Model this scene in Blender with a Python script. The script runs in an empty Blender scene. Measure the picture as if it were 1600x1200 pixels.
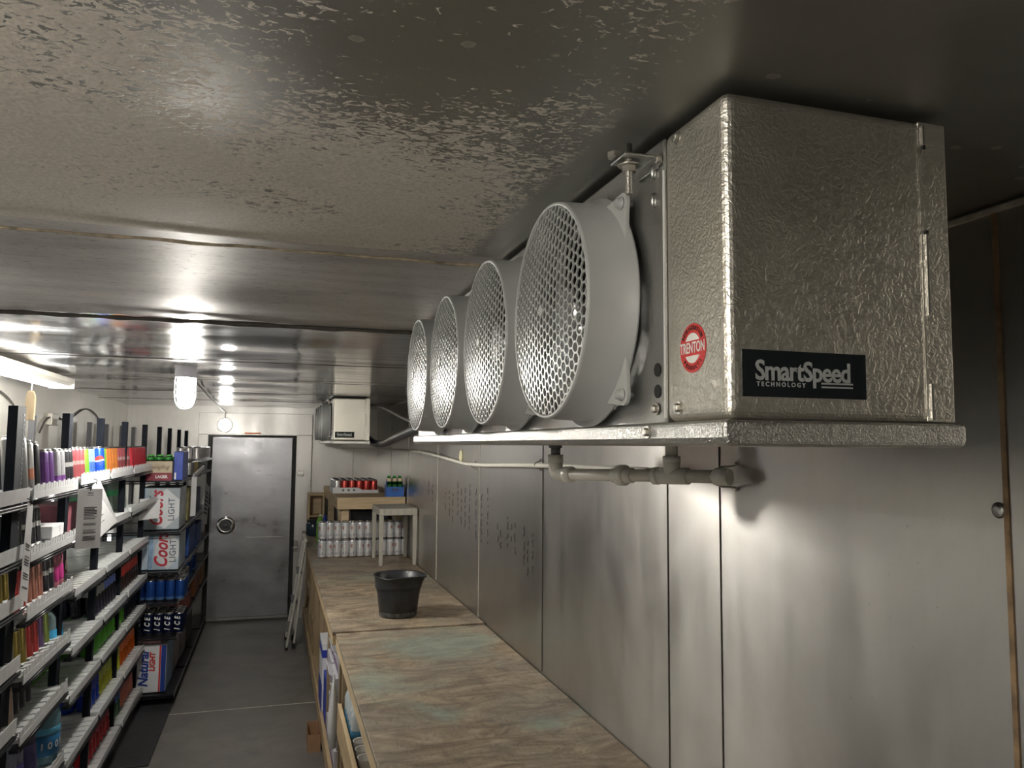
import bpy, bmesh, math, random
from mathutils import Vector, Matrix
PI = math.pi
R = math.radians
random.seed(7)
SC = bpy.context.scene
COL = SC.collection

# ------------------------------------------------------------------ camera, world, exposure
FLEN, YAW, PITCH, ROLL, EYE = 1200.0, R(17.0), R(4.58), R(0.46), 1.87
d = Vector((math.sin(YAW)*math.cos(PITCH), math.cos(YAW)*math.cos(PITCH), math.sin(PITCH)))
rt = d.cross(Vector((0, 0, 1))).normalized()
up = rt.cross(d)
rt2 = rt*math.cos(ROLL) + up*math.sin(ROLL)
up2 = up*math.cos(ROLL) - rt*math.sin(ROLL)
cam_data = bpy.data.cameras.new('camera')
cam_data.sensor_fit = 'HORIZONTAL'
cam_data.sensor_width = 36.0
cam_data.lens = FLEN/1600*36
cam_data.clip_start = 0.02
cam = bpy.data.objects.new('camera', cam_data)
cam.matrix_world = Matrix(((rt2.x, up2.x, -d.x, 0), (rt2.y, up2.y, -d.y, 0), (rt2.z, up2.z, -d.z, EYE), (0, 0, 0, 1)))
COL.objects.link(cam)
SC.camera = cam

SC.view_settings.view_transform = 'Standard'
SC.view_settings.look = 'None'
SC.view_settings.gamma = 1
SC.view_settings.use_curve_mapping = False
SC.view_settings.exposure = 1.25
w = bpy.data.worlds.new('world'); SC.world = w
w.use_nodes = True
w.node_tree.nodes['Background'].inputs[0].default_value = (0.9, 0.93, 1.0, 1)
w.node_tree.nodes['Background'].inputs[1].default_value = 0.05

# strengths of the lamps of the room
E_JAR, E_JAR_NEAR, E_GLOBE, E_TUBE, E_STRIP = 260.0, 125.0, 20.0, 4.2, 3.4

# room dimensions (metres)
XR, XL, ZC, ZF, YB, YN = 1.11, -1.50, 2.26, -0.03, 8.9, -2.6
HC = 0.915

# ------------------------------------------------------------------ materials
MATS = {}
def newmat(name):
    m = bpy.data.materials.new(name); m.use_nodes = True
    nt = m.node_tree; b = nt.nodes['Principled BSDF']
    return m, nt, b
def N(nt, t, **k):
    n = nt.nodes.new(t)
    for a, v in k.items():
        if a in n.inputs.keys(): n.inputs[a].default_value = v
        else: setattr(n, a, v)
    return n
def L(nt, a, b): nt.links.new(a, b)
def coords(nt, scale=(1, 1, 1), rot=(0, 0, 0)):
    tc = N(nt, 'ShaderNodeTexCoord'); mp = N(nt, 'ShaderNodeMapping')
    mp.inputs['Scale'].default_value = scale; mp.inputs['Rotation'].default_value = rot
    L(nt, tc.outputs['Object'], mp.inputs['Vector'])
    return mp.outputs['Vector']
def noise(nt, vec, scale=5, detail=4, rough=.55, dist=0):
    n = N(nt, 'ShaderNodeTexNoise'); n.inputs['Scale'].default_value = scale
    n.inputs['Detail'].default_value = detail; n.inputs['Roughness'].default_value = rough
    n.inputs['Distortion'].default_value = dist
    L(nt, vec, n.inputs['Vector']); return n.outputs['Fac']
def ramp(nt, fac, stops):
    r = N(nt, 'ShaderNodeValToRGB'); cr = r.color_ramp
    while len(cr.elements) < len(stops): cr.elements.new(0.5)
    for e, (p, c) in zip(cr.elements, stops):
        e.position = p; e.color = (c, c, c, 1) if isinstance(c, (int, float)) else (*c, 1)
    L(nt, fac, r.inputs['Fac']); return r.outputs['Color']
def mix(nt, fac, a, b):
    m = N(nt, 'ShaderNodeMix'); m.data_type = 'RGBA'
    for i, v in ((0, fac), (6, a), (7, b)):
        if hasattr(v, 'is_linked') or hasattr(v, 'links'): L(nt, v, m.inputs[i])
        elif isinstance(v, (int, float)): m.inputs[i].default_value = v if i == 0 else (v, v, v, 1)
        else: m.inputs[i].default_value = (*v, 1)
    return m.outputs[2]
def mth(nt, op, a, b=0.0, c=0.0, clamp=False):
    m = N(nt, 'ShaderNodeMath'); m.operation = op; m.use_clamp = clamp
    for i, v in enumerate((a, b, c)):
        if hasattr(v, 'links'): L(nt, v, m.inputs[i])
        else: m.inputs[i].default_value = v
    return m.outputs[0]
def bump(nt, b, h, strength=.3, dist=.002):
    n = N(nt, 'ShaderNodeBump'); n.inputs['Strength'].default_value = strength; n.inputs['Distance'].default_value = dist
    L(nt, h, n.inputs['Height']); L(nt, n.outputs[0], b.inputs['Normal'])
def plain(name, col, rough=.5, metal=0.0, var=.12, spec=None, trans=0.0, nscale=20):
    """a simple material with a little procedural variation of colour and gloss"""
    if name in MATS: return MATS[name]
    m, nt, b = newmat(name)
    v = coords(nt); f = noise(nt, v, nscale, 3)
    lo = tuple(c*(1-var) for c in col); hi = tuple(min(1, c*(1+var)) for c in col)
    L(nt, ramp(nt, f, [(.3, lo), (.7, hi)]), b.inputs['Base Color'])
    b.inputs['Roughness'].default_value = rough; b.inputs['Metallic'].default_value = metal
    if trans: b.inputs['Transmission Weight'].default_value = trans; b.inputs['IOR'].default_value = 1.35
    MATS[name] = m; return m
def emis(name, col, s):
    m, nt, b = newmat(name)
    b.inputs['Base Color'].default_value = (*col, 1)
    b.inputs['Emission Color'].default_value = (*col, 1); b.inputs['Emission Strength'].default_value = s
    MATS[name] = m; return m

def brushed_wall(name, base, rlo, rhi, stretch, metal=1.0, smear=.25, bstr=.15, aniso=0.0, arot=0.0):
    m, nt, b = newmat(name)
    v = coords(nt, stretch); f = noise(nt, v, 1.0, 8, .6, .3)
    big = noise(nt, coords(nt), 1.7, 7, .65, .8)
    c1 = ramp(nt, f, [(.3, tuple(c*(1-smear) for c in base)), (.7, tuple(min(1, c*(1+smear)) for c in base))])
    c2 = mix(nt, .35, c1, ramp(nt, big, [(.35, tuple(c*.72 for c in base)), (.65, tuple(min(1, c*1.15) for c in base))]))
    # dark fly specks and pits
    vo = N(nt, 'ShaderNodeTexVoronoi'); vo.inputs['Scale'].default_value = 34
    L(nt, coords(nt), vo.inputs['Vector'])
    pit = ramp(nt, vo.outputs['Distance'], [(.05, 1), (.10, 0)])
    keep = ramp(nt, noise(nt, coords(nt), 2.2, 3), [(.52, 0), (.66, 1)])
    c3 = mix(nt, mth(nt, 'MULTIPLY', mth(nt, 'MULTIPLY', pit, keep), .55), c2, (.12, .10, .08))
    L(nt, c3, b.inputs['Base Color'])
    b.inputs['Metallic'].default_value = metal
    r = ramp(nt, mth(nt, 'ADD', mth(nt, 'MULTIPLY', f, .5), mth(nt, 'MULTIPLY', big, .5)), [(.35, rlo), (.65, rhi)])
    L(nt, r, b.inputs['Roughness'])
    h = mth(nt, 'ADD', mth(nt, 'MULTIPLY', f, .5), noise(nt, coords(nt), 7, 3))
    if aniso:
        tg = N(nt, 'ShaderNodeTangent'); tg.direction_type = 'RADIAL'; tg.axis = 'Z'
        L(nt, tg.outputs[0], b.inputs['Tangent']); b.inputs['Anisotropic'].default_value = aniso; b.inputs['Anisotropic Rotation'].default_value = arot
        h = mth(nt, 'ADD', h, mth(nt, 'MULTIPLY', noise(nt, coords(nt, (1, .5, 1.6)), 2.2, 3), 5.0))
    bump(nt, b, h, bstr, .004)
    MATS[name] = m; return m

M_wall = brushed_wall('brushed_metal_wall', (.52, .505, .475), .30, .40, (3, 9, 1.6), smear=.08, bstr=.10, aniso=.8, arot=0.25)
M_wall_y = brushed_wall('brushed_metal_back_wall', (.52, .51, .49), .28, .45, (7, 3, 1.6), smear=.10, bstr=.08)
M_door = brushed_wall('brushed_metal_door', (.33, .33, .345), .24, .46, (3, 3, 7), smear=.22)
M_wall_left = brushed_wall('painted_metal_wall', (.72, .69, .62), .35, .55, (2, 3, 4), metal=.35, smear=.06, bstr=.05)

# embossed galvanised sheet of the evaporator
def stucco(name, base, scale, strength, rl, rh):
    m, nt, b = newmat(name)
    v = coords(nt); n1 = noise(nt, v, scale, 3, .5, 1.6); n2 = noise(nt, v, 5, 3)
    L(nt, ramp(nt, n2, [(.3, tuple(c*.88 for c in base)), (.7, base)]), b.inputs['Base Color'])
    b.inputs['Metallic'].default_value = 1
    L(nt, ramp(nt, n2, [(.3, rl), (.7, rh)]), b.inputs['Roughness'])
    bump(nt, b, ramp(nt, n1, [(.38, 0), (.62, 1)]), strength, .0012)
    MATS[name] = m; return m
M_stucco = stucco('embossed_galvanised_sheet', (.76, .73, .65), 105, .36, .36, .46)
M_tray = stucco('embossed_tray_sheet', (.66, .65, .62), 190, .5, .28, .36)
M_galv = stucco('smooth_galvanised_sheet', (.50, .50, .48), 60, .12, .32, .42)

# ceiling: galvanised panels, dull frost and corrosion on the two near panels, polished further off
m, nt, b = newmat('ceiling_panel_metal')
tc = N(nt, 'ShaderNodeTexCoord'); sx = N(nt, 'ShaderNodeSeparateXYZ'); L(nt, tc.outputs['Object'], sx.inputs[0])
X, Y = sx.outputs[0], sx.outputs[1]
v = coords(nt)
big = noise(nt, v, 3.2, 6, .62, .5)
fine = noise(nt, coords(nt, (1, 1.6, 1), (0, 0, .35)), 62, 3, .6, 1.2)
e1 = mth(nt, 'DIVIDE', mth(nt, 'SUBTRACT', Y, .965), .16)
e2 = mth(nt, 'DIVIDE', mth(nt, 'SUBTRACT', mth(nt, 'MULTIPLY_ADD', mth(nt, 'SUBTRACT', Y, .734), .57, -.20), X), .16)
e = mth(nt, 'MAXIMUM', e1, e2)
e3 = mth(nt, 'DIVIDE', mth(nt, 'SUBTRACT', .40, X), .16)
e = mth(nt, 'MINIMUM', e, e3)
e = mth(nt, 'MINIMUM', e, 1.3); e = mth(nt, 'MAXIMUM', e, -1.0)
e = mth(nt, 'ADD', e, mth(nt, 'MULTIPLY', mth(nt, 'SUBTRACT', big, .5), 4.5))
e = mth(nt, 'ADD', e, mth(nt, 'MULTIPLY', mth(nt, 'SUBTRACT', fine, .5), 8.0))
e = mth(nt, 'MINIMUM', e, mth(nt, 'MULTIPLY_ADD', e3, 2.0, -.2))
crust = mth(nt, 'MULTIPLY_ADD', e, 3.5, .35, True)
# ring spots on the bare metal
vo = N(nt, 'ShaderNodeTexVoronoi'); vo.inputs['Scale'].default_value = 15
L(nt, coords(nt, (1, 1.3, 1)), vo.inputs['Vector'])
vd = mth(nt, 'ADD', vo.outputs['Distance'], mth(nt, 'MULTIPLY', mth(nt, 'SUBTRACT', fine, .5), .12))
cs = N(nt, 'ShaderNodeSeparateColor'); L(nt, vo.outputs['Color'], cs.inputs[0])
spot = mth(nt, 'MULTIPLY', ramp(nt, vd, [(.0, .55), (.07, .6), (.10, 1.0), (.13, 0)]), mth(nt, 'GREATER_THAN', cs.outputs[0], .45))
spot = mth(nt, 'MULTIPLY', spot, .8)
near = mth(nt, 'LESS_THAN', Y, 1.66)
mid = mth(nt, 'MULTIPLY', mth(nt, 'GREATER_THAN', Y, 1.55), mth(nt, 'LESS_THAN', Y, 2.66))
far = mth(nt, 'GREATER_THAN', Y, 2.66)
bare = mix(nt, big, (.24, .235, .21), (.40, .39, .36))
bare = mix(nt, spot, bare, (.62, .60, .53))
crustc = ramp(nt, noise(nt, v, 160, 2), [(.3, (.58, .53, .45)), (.7, (.80, .74, .64))])
crustc = mix(nt, ramp(nt, big, [(.35, 0), (.7, .35)]), crustc, (.42, .39, .34))
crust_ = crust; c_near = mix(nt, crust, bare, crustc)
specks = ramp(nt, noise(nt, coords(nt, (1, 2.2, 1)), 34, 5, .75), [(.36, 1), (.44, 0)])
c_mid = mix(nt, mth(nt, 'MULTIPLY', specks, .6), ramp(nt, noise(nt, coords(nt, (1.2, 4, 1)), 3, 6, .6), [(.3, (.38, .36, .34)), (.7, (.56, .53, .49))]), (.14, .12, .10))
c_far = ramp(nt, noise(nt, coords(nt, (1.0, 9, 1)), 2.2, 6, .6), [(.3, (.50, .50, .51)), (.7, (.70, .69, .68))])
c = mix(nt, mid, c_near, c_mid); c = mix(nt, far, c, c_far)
L(nt, c, b.inputs['Base Color'])
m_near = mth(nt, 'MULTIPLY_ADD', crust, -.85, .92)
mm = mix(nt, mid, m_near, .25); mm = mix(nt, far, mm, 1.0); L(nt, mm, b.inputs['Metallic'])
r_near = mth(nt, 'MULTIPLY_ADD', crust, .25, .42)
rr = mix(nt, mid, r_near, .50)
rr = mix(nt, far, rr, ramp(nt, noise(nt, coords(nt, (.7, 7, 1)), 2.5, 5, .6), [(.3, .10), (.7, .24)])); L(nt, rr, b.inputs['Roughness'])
h = mix(nt, mid, mth(nt, 'MULTIPLY', fine, mth(nt, 'MULTIPLY_ADD', crust, .8, .2)), mth(nt, 'MULTIPLY', fine, .8))
h = mix(nt, far, h, mth(nt, 'MULTIPLY', noise(nt, coords(nt, (.5, 3.5, 1)), 2.5, 3), 1.2))
bump(nt, b, h, .35, .002)
M_ceil = m

# floor
m, nt, b = newmat('concrete_floor')
v = coords(nt); f = noise(nt, v, 3.5, 8, .65, .4); g = noise(nt, v, .8, 4)
c = ramp(nt, f, [(.34, (.11, .10, .09)), (.66, (.25, .23, .205))])
c = mix(nt, ramp(nt, g, [(.35, 0), (.65, .5)]), c, (.14, .13, .12))
L(nt, c, b.inputs['Base Color']); L(nt, ramp(nt, f, [(.3, .38), (.7, .62)]), b.inputs['Roughness']); bump(nt, b, f, .2, .003)
M_floor = m

# worn plywood with teal paint traces
m, nt, b = newmat('worn_plywood')
v = coords(nt, (1.5, 3.6, 3), (0, 0, .12)); f = noise(nt, v, 2.6, 11, .74, 1.5)
c = ramp(nt, f, [(.25, (.08, .06, .04)), (.42, (.20, .15, .10)), (.54, (.36, .28, .19)), (.72, (.60, .49, .34))])
g = noise(nt, coords(nt), 1.9, 6, .62, .9)
c = mix(nt, ramp(nt, g, [(.42, 0), (.62, .55)]), c, mix(nt, f, (.12, .11, .10), (.30, .27, .23)))
fine_ = noise(nt, coords(nt, (9, 2, 3)), 7, 6, .75, 1.0)
c = mix(nt, ramp(nt, fine_, [(.30, .6), (.48, 0)]), c, (.09, .07, .05))
# scratches
sc_ = noise(nt, coords(nt, (30, 3, 3), (0, 0, .5)), 3, 4, .7, .4)
c = mix(nt, ramp(nt, sc_, [(.62, 0), (.72, .35)]), c, (.55, .48, .38))
t = noise(nt, coords(nt, (1, 1.3, 1)), 1.6, 5, .6, .7)
tf = mth(nt, 'MULTIPLY', ramp(nt, t, [(.55, 0), (.66, .50)]), ramp(nt, f, [(.3, .3), (.6, 1)]))
c = mix(nt, tf, c, (.25, .37, .32))
L(nt, c, b.inputs['Base Color']); b.inputs['Roughness'].default_value = .55; bump(nt, b, f, .4, .003)
M_ply = m
def wood(name, lo, hi, stretch):
    m, nt, b = newmat(name)
    f = noise(nt, coords(nt, stretch), 2, 6, .6, .9)
    L(nt, ramp(nt, f, [(.3, lo), (.7, hi)]), b.inputs['Base Color']); b.inputs['Roughness'].default_value = .6
    bump(nt, b, f, .2, .002); MATS[name] = m; return m
M_pine_y = wood('pine_board', (.38, .27, .15), (.62, .47, .28), (14, 1.2, 14))
M_pine_x = wood('pine_board_across', (.42, .31, .18), (.66, .52, .33), (1.2, 14, 14))
M_pine_z = wood('pine_post', (.22, .16, .09), (.40, .30, .18), (16, 16, 1.4))
M_edge = wood('plywood_edge', (.46, .35, .20), (.72, .57, .36), (3, 2, 60))
M_card = wood('brown_cardboard', (.30, .17, .09), (.38, .23, .13), (3, 3, 3))

M_fan = plain('grey_fan_plastic', (.36, .37, .355), .45, 0, .05)
M_grille = plain('grey_fan_grille', (.42, .43, .41), .28, .35, .04)
M_dark = plain('dark_recess', (.015, .015, .015), .6)
M_black = plain('black_plastic', (.018, .020, .026), .35)
M_blackpost = plain('black_powder_coat', (.007, .009, .014), .65, 0, .2)
M_blackpost.node_tree.nodes['Principled BSDF'].inputs['Specular IOR Level'].default_value = .12
M_greypost = plain('grey_painted_steel', (.15, .15, .16), .5)
M_shelf = plain('white_shelf_track', (.62, .63, .62), .30, 0, .10, nscale=9)
M_lip = plain('clear_white_lip', (.66, .67, .68), .25, 0, .06)
M_wire = plain('black_shelf_wire', (.03, .03, .035), .3, .6)
M_chrome = plain('bright_steel', (.72, .71, .68), .22, 1)
M_zinc = plain('zinc_screw', (.55, .53, .48), .35, 1)
M_alu = plain('can_aluminium', (.75, .75, .76), .25, 1)
M_pvc = plain('ageing_white_pvc', (.66, .62, .53), .42, 0, .08)
M_pvc2 = plain('pvc_fitting', (.74, .71, .63), .38, 0, .05)
M_white = plain('white_plastic', (.78, .78, .76), .4, 0, .04)
M_paper = plain('white_paper', (.72, .72, .73), .6, 0, .04)
M_ink = plain('barcode_ink', (.05, .05, .06), .6)
M_caulk = plain('pale_caulk', (.52, .49, .42), .55, 0, .3, nscale=30)
M_rust = plain('rusty_caulk', (.26, .17, .09), .7, 0, .4, nscale=30)
M_seam = plain('dark_panel_joint', (.07, .06, .05), .7, 0, .3)
M_red = plain('red_print', (.62, .035, .03), .4, 0, .05)
M_blacklabel = plain('black_label', (.008, .012, .014), .25)
M_silverink = plain('silver_lettering', (.46, .48, .46), .4, .2)
M_floor_sheet = plain('black_floor_sheet', (.035, .035, .038), .6, 0, .2)
M_cooltable = plain('beige_grey_plastic', (.42, .40, .34), .5, 0, .05)
M_bucket = plain('black_bucket_plastic', (.018, .019, .022), .42, 0, .5, nscale=14)
M_cord = plain('grey_cable', (.10, .09, .08), .5)
M_foam = plain('yellow_foam', (.62, .60, .40), .8)
M_marker = plain('black_marker', (.03, .03, .03), .6)
M_glass = plain('clear_glass', (.9, .95, .95), .05, 0, .01, trans=1.0)
M_glow = emis('lit_lamp_glass', (1.0, .96, .88), E_JAR)
M_glow_near = emis('lit_lamp_glass_near', (1.0, .94, .86), E_JAR_NEAR)
M_globe = emis('lit_wall_globe', (1.0, .97, .92), E_GLOBE)
M_tube = emis('lit_tube', (.95, .98, 1.0), E_TUBE)
M_strip = emis('lit_door_strip', (1.0, .97, .88), E_STRIP)

# ------------------------------------------------------------------ mesh builder
class MB:
    def __init__(s): s.v = []; s.f = []; s.m = []; s.sm = []
    def add(s, vs, fs, mi=0, smooth=False):
        o = len(s.v); s.v += [tuple(p) for p in vs]
        for f in fs: s.f.append(tuple(i+o for i in f)); s.m.append(mi); s.sm.append(smooth)
    def box(s, lo, hi, mi=0, mat=None):
        x0, y0, z0 = lo; x1, y1, z1 = hi
        vs = [(x0,y0,z0),(x1,y0,z0),(x1,y1,z0),(x0,y1,z0),(x0,y0,z1),(x1,y0,z1),(x1,y1,z1),(x0,y1,z1)]
        if mat is not None: vs = [tuple(mat @ Vector(p)) for p in vs]
        s.add(vs, [(3,2,1,0),(4,5,6,7),(0,1,5,4),(1,2,6,5),(2,3,7,6),(3,0,4,7)], mi); return s
    def beam(s, a, b, wx, wz, mi=0, upv=(0, 0, 1)):
        a = Vector(a); b = Vector(b); t = (b-a); ln = t.length; t.normalize()
        u = t.cross(Vector(upv));
        if u.length < 1e-4: u = t.cross(Vector((1, 0, 0)))
        u.normalize(); q = u.cross(t)
        M = Matrix(((u.x, t.x, q.x, a.x), (u.y, t.y, q.y, a.y), (u.z, t.z, q.z, a.z), (0, 0, 0, 1)))
        return s.box((-wx/2, 0, -wz/2), (wx/2, ln, wz/2), mi, M)
    def lathe(s, prof, n=24, mi=0, M=None, smooth=True, cap=True):
        """prof: (r, z[, mat]) from bottom to top, about local z"""
        vs = []; fs = []; ms = []
        for p in prof:
            for k in range(n):
                a = 2*PI*k/n; vs.append((p[0]*math.cos(a), p[0]*math.sin(a), p[1]))
        if M is not None: vs = [tuple(M @ Vector(q)) for q in vs]
        for i in range(len(prof)-1):
            q = [(i*n+k, i*n+(k+1) % n, (i+1)*n+(k+1) % n, (i+1)*n+k) for k in range(n)]
            s_o = len(s.v)
            fs.append((q, prof[i+1][2] if len(prof[i+1]) > 2 else mi))
        o = len(s.v); s.v += vs
        for q, mi_ in fs:
            for f in q: s.f.append(tuple(i+o for i in f)); s.m.append(mi_); s.sm.append(smooth)
        if cap:
            if prof[0][0] > 1e-5: s.f.append(tuple(o+k for k in reversed(range(n)))); s.m.append(prof[0][2] if len(prof[0]) > 2 else mi); s.sm.append(False)
            if prof[-1][0] > 1e-5: s.f.append(tuple(o+(len(prof)-1)*n+k for k in range(n))); s.m.append(prof[-1][2] if len(prof[-1]) > 2 else mi); s.sm.append(False)
        return s
    def cyl(s, a, b, r, n=16, mi=0, r2=None):
        a = Vector(a); b = Vector(b); t = b-a; ln = t.length
        M = Matrix.Translation(a) @ t.to_track_quat('Z', 'Y').to_matrix().to_4x4()
        return s.lathe([(r, 0), (r if r2 is None else r2, ln)], n, mi, M)
    def tube(s, pts, r, n=8, mi=0, smoothpath=0):
        P = [Vector(p) for p in pts]
        for _ in range(smoothpath):
            Q = [P[0]]
            for i in range(len(P)-1): Q += [P[i]*.75+P[i+1]*.25, P[i]*.25+P[i+1]*.75]
            P = Q+[P[-1]]
        vs = []; prev = None
        for i, p in enumerate(P):
            t = (P[min(i+1, len(P)-1)]-P[max(i-1, 0)]).normalized()
            if prev is None:
                u = t.cross(Vector((0, 0, 1)))
                if u.length < 1e-3: u = t.cross(Vector((1, 0, 0)))
            else: u = prev - t*prev.dot(t)
            u.normalize(); prev = u; q = t.cross(u)
            rr = r[i] if isinstance(r, (list, tuple)) else r
            for k in range(n):
                a = 2*PI*k/n; vs.append(tuple(p+u*(rr*math.cos(a))+q*(rr*math.sin(a))))
        fs = []
        for i in range(len(P)-1):
            for k in range(n): fs.append((i*n+k, (i+1)*n+k, (i+1)*n+(k+1) % n, i*n+(k+1) % n))
        fs.append(tuple(range(n))); fs.append(tuple(reversed(range((len(P)-1)*n, len(P)*n))))
        s.add(vs, fs, mi, True); return s
    def prism(s, poly, fn, d0, d1, mi=0, smooth=False):
        """poly of 2D points swept from d0 to d1; fn(u, v, d) gives the 3D point"""
        n = len(poly); vs = [fn(u, v, d0) for u, v in poly]+[fn(u, v, d1) for u, v in poly]
        fs = [tuple(range(n)), tuple(reversed(range(n, 2*n)))]
        s.add(vs, fs, mi)
        o = len(s.v)-2*n
        for k in range(n): s.f.append((o+k, o+n+k, o+n+(k+1) % n, o+(k+1) % n)); s.m.append(mi); s.sm.append(smooth)
        return s
def origin_of(p):
    o = Vector((0, 0, 0))
    while p is not None: o += p.location; p = p.parent
    return o
def obj(name, mb, mats, parent=None, bevel=0, absolute=True, seg=2):
    if not isinstance(mats, (list, tuple)): mats = [mats]
    o0 = origin_of(parent) if (parent is not None and absolute) else Vector((0, 0, 0))
    me = bpy.data.meshes.new(name)
    me.from_pydata([(p[0]-o0.x, p[1]-o0.y, p[2]-o0.z) for p in mb.v], [], mb.f)
    for mt in mats: me.materials.append(mt)
    me.polygons.foreach_set('material_index', mb.m); me.polygons.foreach_set('use_smooth', mb.sm)
    bm = bmesh.new(); bm.from_mesh(me); bmesh.ops.recalc_face_normals(bm, faces=bm.faces); bm.to_mesh(me); bm.free()
    me.update()
    o = bpy.data.objects.new(name, me); COL.objects.link(o)
    if parent is not None: o.parent = parent
    if bevel:
        b = o.modifiers.new('bevel', 'BEVEL'); b.width = bevel; b.segments = seg; b.limit_method = 'ANGLE'; b.angle_limit = R(40)
    return o
def thing(name, label, cat, loc=(0, 0, 0), group=None, rot=None):
    o = bpy.data.objects.new(name, None); o.empty_display_size = .05; COL.objects.link(o)
    o.location = loc
    if rot: o.rotation_euler = rot
    return tag(o, label, cat, group)
def tag(o, label, cat, group=None):
    o['label'] = label; o['category'] = cat
    if group: o['group'] = group
    return o
def struct(name, mb, mats, parent=None, bevel=0, label=None):
    o = obj(name, mb, mats, parent, bevel)
    if parent is None: o['kind'] = 'structure'
    if label: o['label'] = label
    return o
def dup(o, parent=None):
    c = o.copy(); COL.objects.link(c); c.parent = parent
    for ch in [x for x in KIDS.get(o.name, [])]: dup_reg(ch, c)
    return c
KIDS = {}
def dup_reg(o, parent):
    c = o.copy(); COL.objects.link(c); c.parent = parent
    for ch in KIDS.get(o.name, []): dup_reg(ch, c)
def register(o):
    """remember the children of a finished template, so that copying it stays quick"""
    KIDS[o.name] = list(o.children)
    for ch in o.children: register(ch)
def text(name, body, size, M, mat, parent, offset=0.0, shear=0.0, extrude=.0004, align='CENTER', spacing=1.0, sx=1.0, label=None):
    """M maps local text plane (x right, y up, z out) to the world"""
    cu = bpy.data.curves.new(name, 'FONT'); cu.body = body; cu.size = size; cu.offset = offset; cu.shear = shear
    cu.extrude = extrude; cu.align_x = align; cu.align_y = 'CENTER'; cu.space_character = spacing; cu.resolution_u = 3
    t = bpy.data.objects.new(name+'_curve', cu); COL.objects.link(t)
    dg = bpy.context.evaluated_depsgraph_get(); dg.update()
    me = bpy.data.meshes.new_from_object(t.evaluated_get(dg))
    bpy.data.objects.remove(t); bpy.data.curves.remove(cu)
    o0 = origin_of(parent)
    me.transform(Matrix.Translation(-o0) @ M @ Matrix.Diagonal((sx, 1, 1, 1)))
    me.materials.clear(); me.materials.append(mat)
    o = bpy.data.objects.new(name, me); COL.objects.link(o); o.parent = parent
    if label: o['label'] = label
    return o
def frame(o, x, y):
    """matrix with origin o, text direction x, up direction y"""
    x = Vector(x).normalized(); y = Vector(y).normalized(); z = x.cross(y)
    return Matrix(((x.x, y.x, z.x, o[0]), (x.y, y.y, z.y, o[1]), (x.z, y.z, z.z, o[2]), (0, 0, 0, 1)))

# ------------------------------------------------------------------ room shell
mb = MB().box((XL-.2, YN, ZF-.1), (XR+.1, YB+.1, ZF)); struct('floor', mb, M_floor)
# ceiling: slightly wavy sheet panels
mb = MB(); nx, ny = 40, 130; vs = []; fs = []
x0, x1, y0, y1 = XL-.05, XR+.05, YN, YB+.05
for j in range(ny+1):
    for i in range(nx+1):
        x = x0+(x1-x0)*i/nx; y = y0+(y1-y0)*j/ny
        z = ZC
        if x < .4:
            k = min(1, (.4-x)/.4)
            z += .0045*k*math.sin((y*1.0-x*.55)*7.0+.6)+.002*k*math.sin(y*13+x*2)
        vs.append((x, y, z+.008))
for j in range(ny):
    for i in range(nx): a = j*(nx+1)+i; fs.append((a, a+nx+1, a+nx+2, a+1))
mb.add(vs, fs, 0, True)
mb.box((x0, y0, ZC+.03), (x1, y1, ZC+.12))
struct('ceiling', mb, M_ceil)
struct('wall_right', MB().box((XR, YN, ZF), (XR+.1, YB+.1, ZC+.05)), M_wall)
struct('wall_front', MB().box((XL-.2, YN-.1, ZF), (XR+.1, YN, ZC+.05)), M_wall_y)
mb = MB()
mb.box((XL-.2, YB, ZF), (-.70, YB+.1, ZC+.05)); mb.box((.22, YB, ZF), (XR, YB+.1, ZC+.05)); mb.box((-.70, YB, 1.96), (.22, YB+.1, ZC+.05))
mb.box((-.70, YB+.08, ZF), (.22, YB+.1, 1.96))
struct('wall_back', mb, M_wall_y)
# left wall: a solid header and a kick plate, glass doors between
mb = MB(); mb.box((XL-.1, YN, 1.78), (XL, YB, ZC+.05)); mb.box((XL-.1, YN, ZF), (XL, YB, .12))
struct('wall_left', mb, M_wall_left)

def strip(n, lo, hi, m): struct('trim_%d' % n, MB().box(lo, hi), m)
ti = 1
for yy, wd, mt in ((.944, .009, M_rust), (1.77, .002, M_seam), (2.05, .0035, M_seam), (3.16, .003, M_seam), (4.24, .006, M_caulk), (5.43, .008, M_caulk), (6.70, .007, M_caulk), (7.75, .007, M_caulk)):
    strip(ti, (XR-.0025, yy-wd/2, HC if yy > 1 else 0, ), (XR+.001, yy+wd/2, ZC), mt); ti += 1
strip(ti, (XR-.008, YN, ZC-.006), (XR, 8.88, ZC+.002), M_caulk); ti += 1
# seams between the ceiling panels: a caulk bead with dirt
for yy, mt, hh in ((1.60, plain('dirty_caulk', (.27, .22, .15), .7, 0, .5, nscale=40), .0045), (2.655, M_seam, .010), (3.9, M_seam, .003), (5.1, M_seam, .003), (6.3, M_seam, .003), (7.5, M_seam, .003)):
    mb = MB(); pts = []
    for i in range(60):
        x = XL+(XR-XL)*i/59; pts.append((x, yy+.004*math.sin(i*1.7)+.0025*math.sin(i*5.1)+.035*(x-.2)*0.3, ZC+.001))
    mb.tube(pts, [hh*(.55+.45*random.random()) for _ in pts], 6)
    struct('trim_%d' % ti, mb, mt); ti += 1
struct('trim_%d' % ti, MB().box((-.93, 6.0, ZF), (.40, 6.012, ZF+.002)), M_caulk); ti += 1
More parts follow.
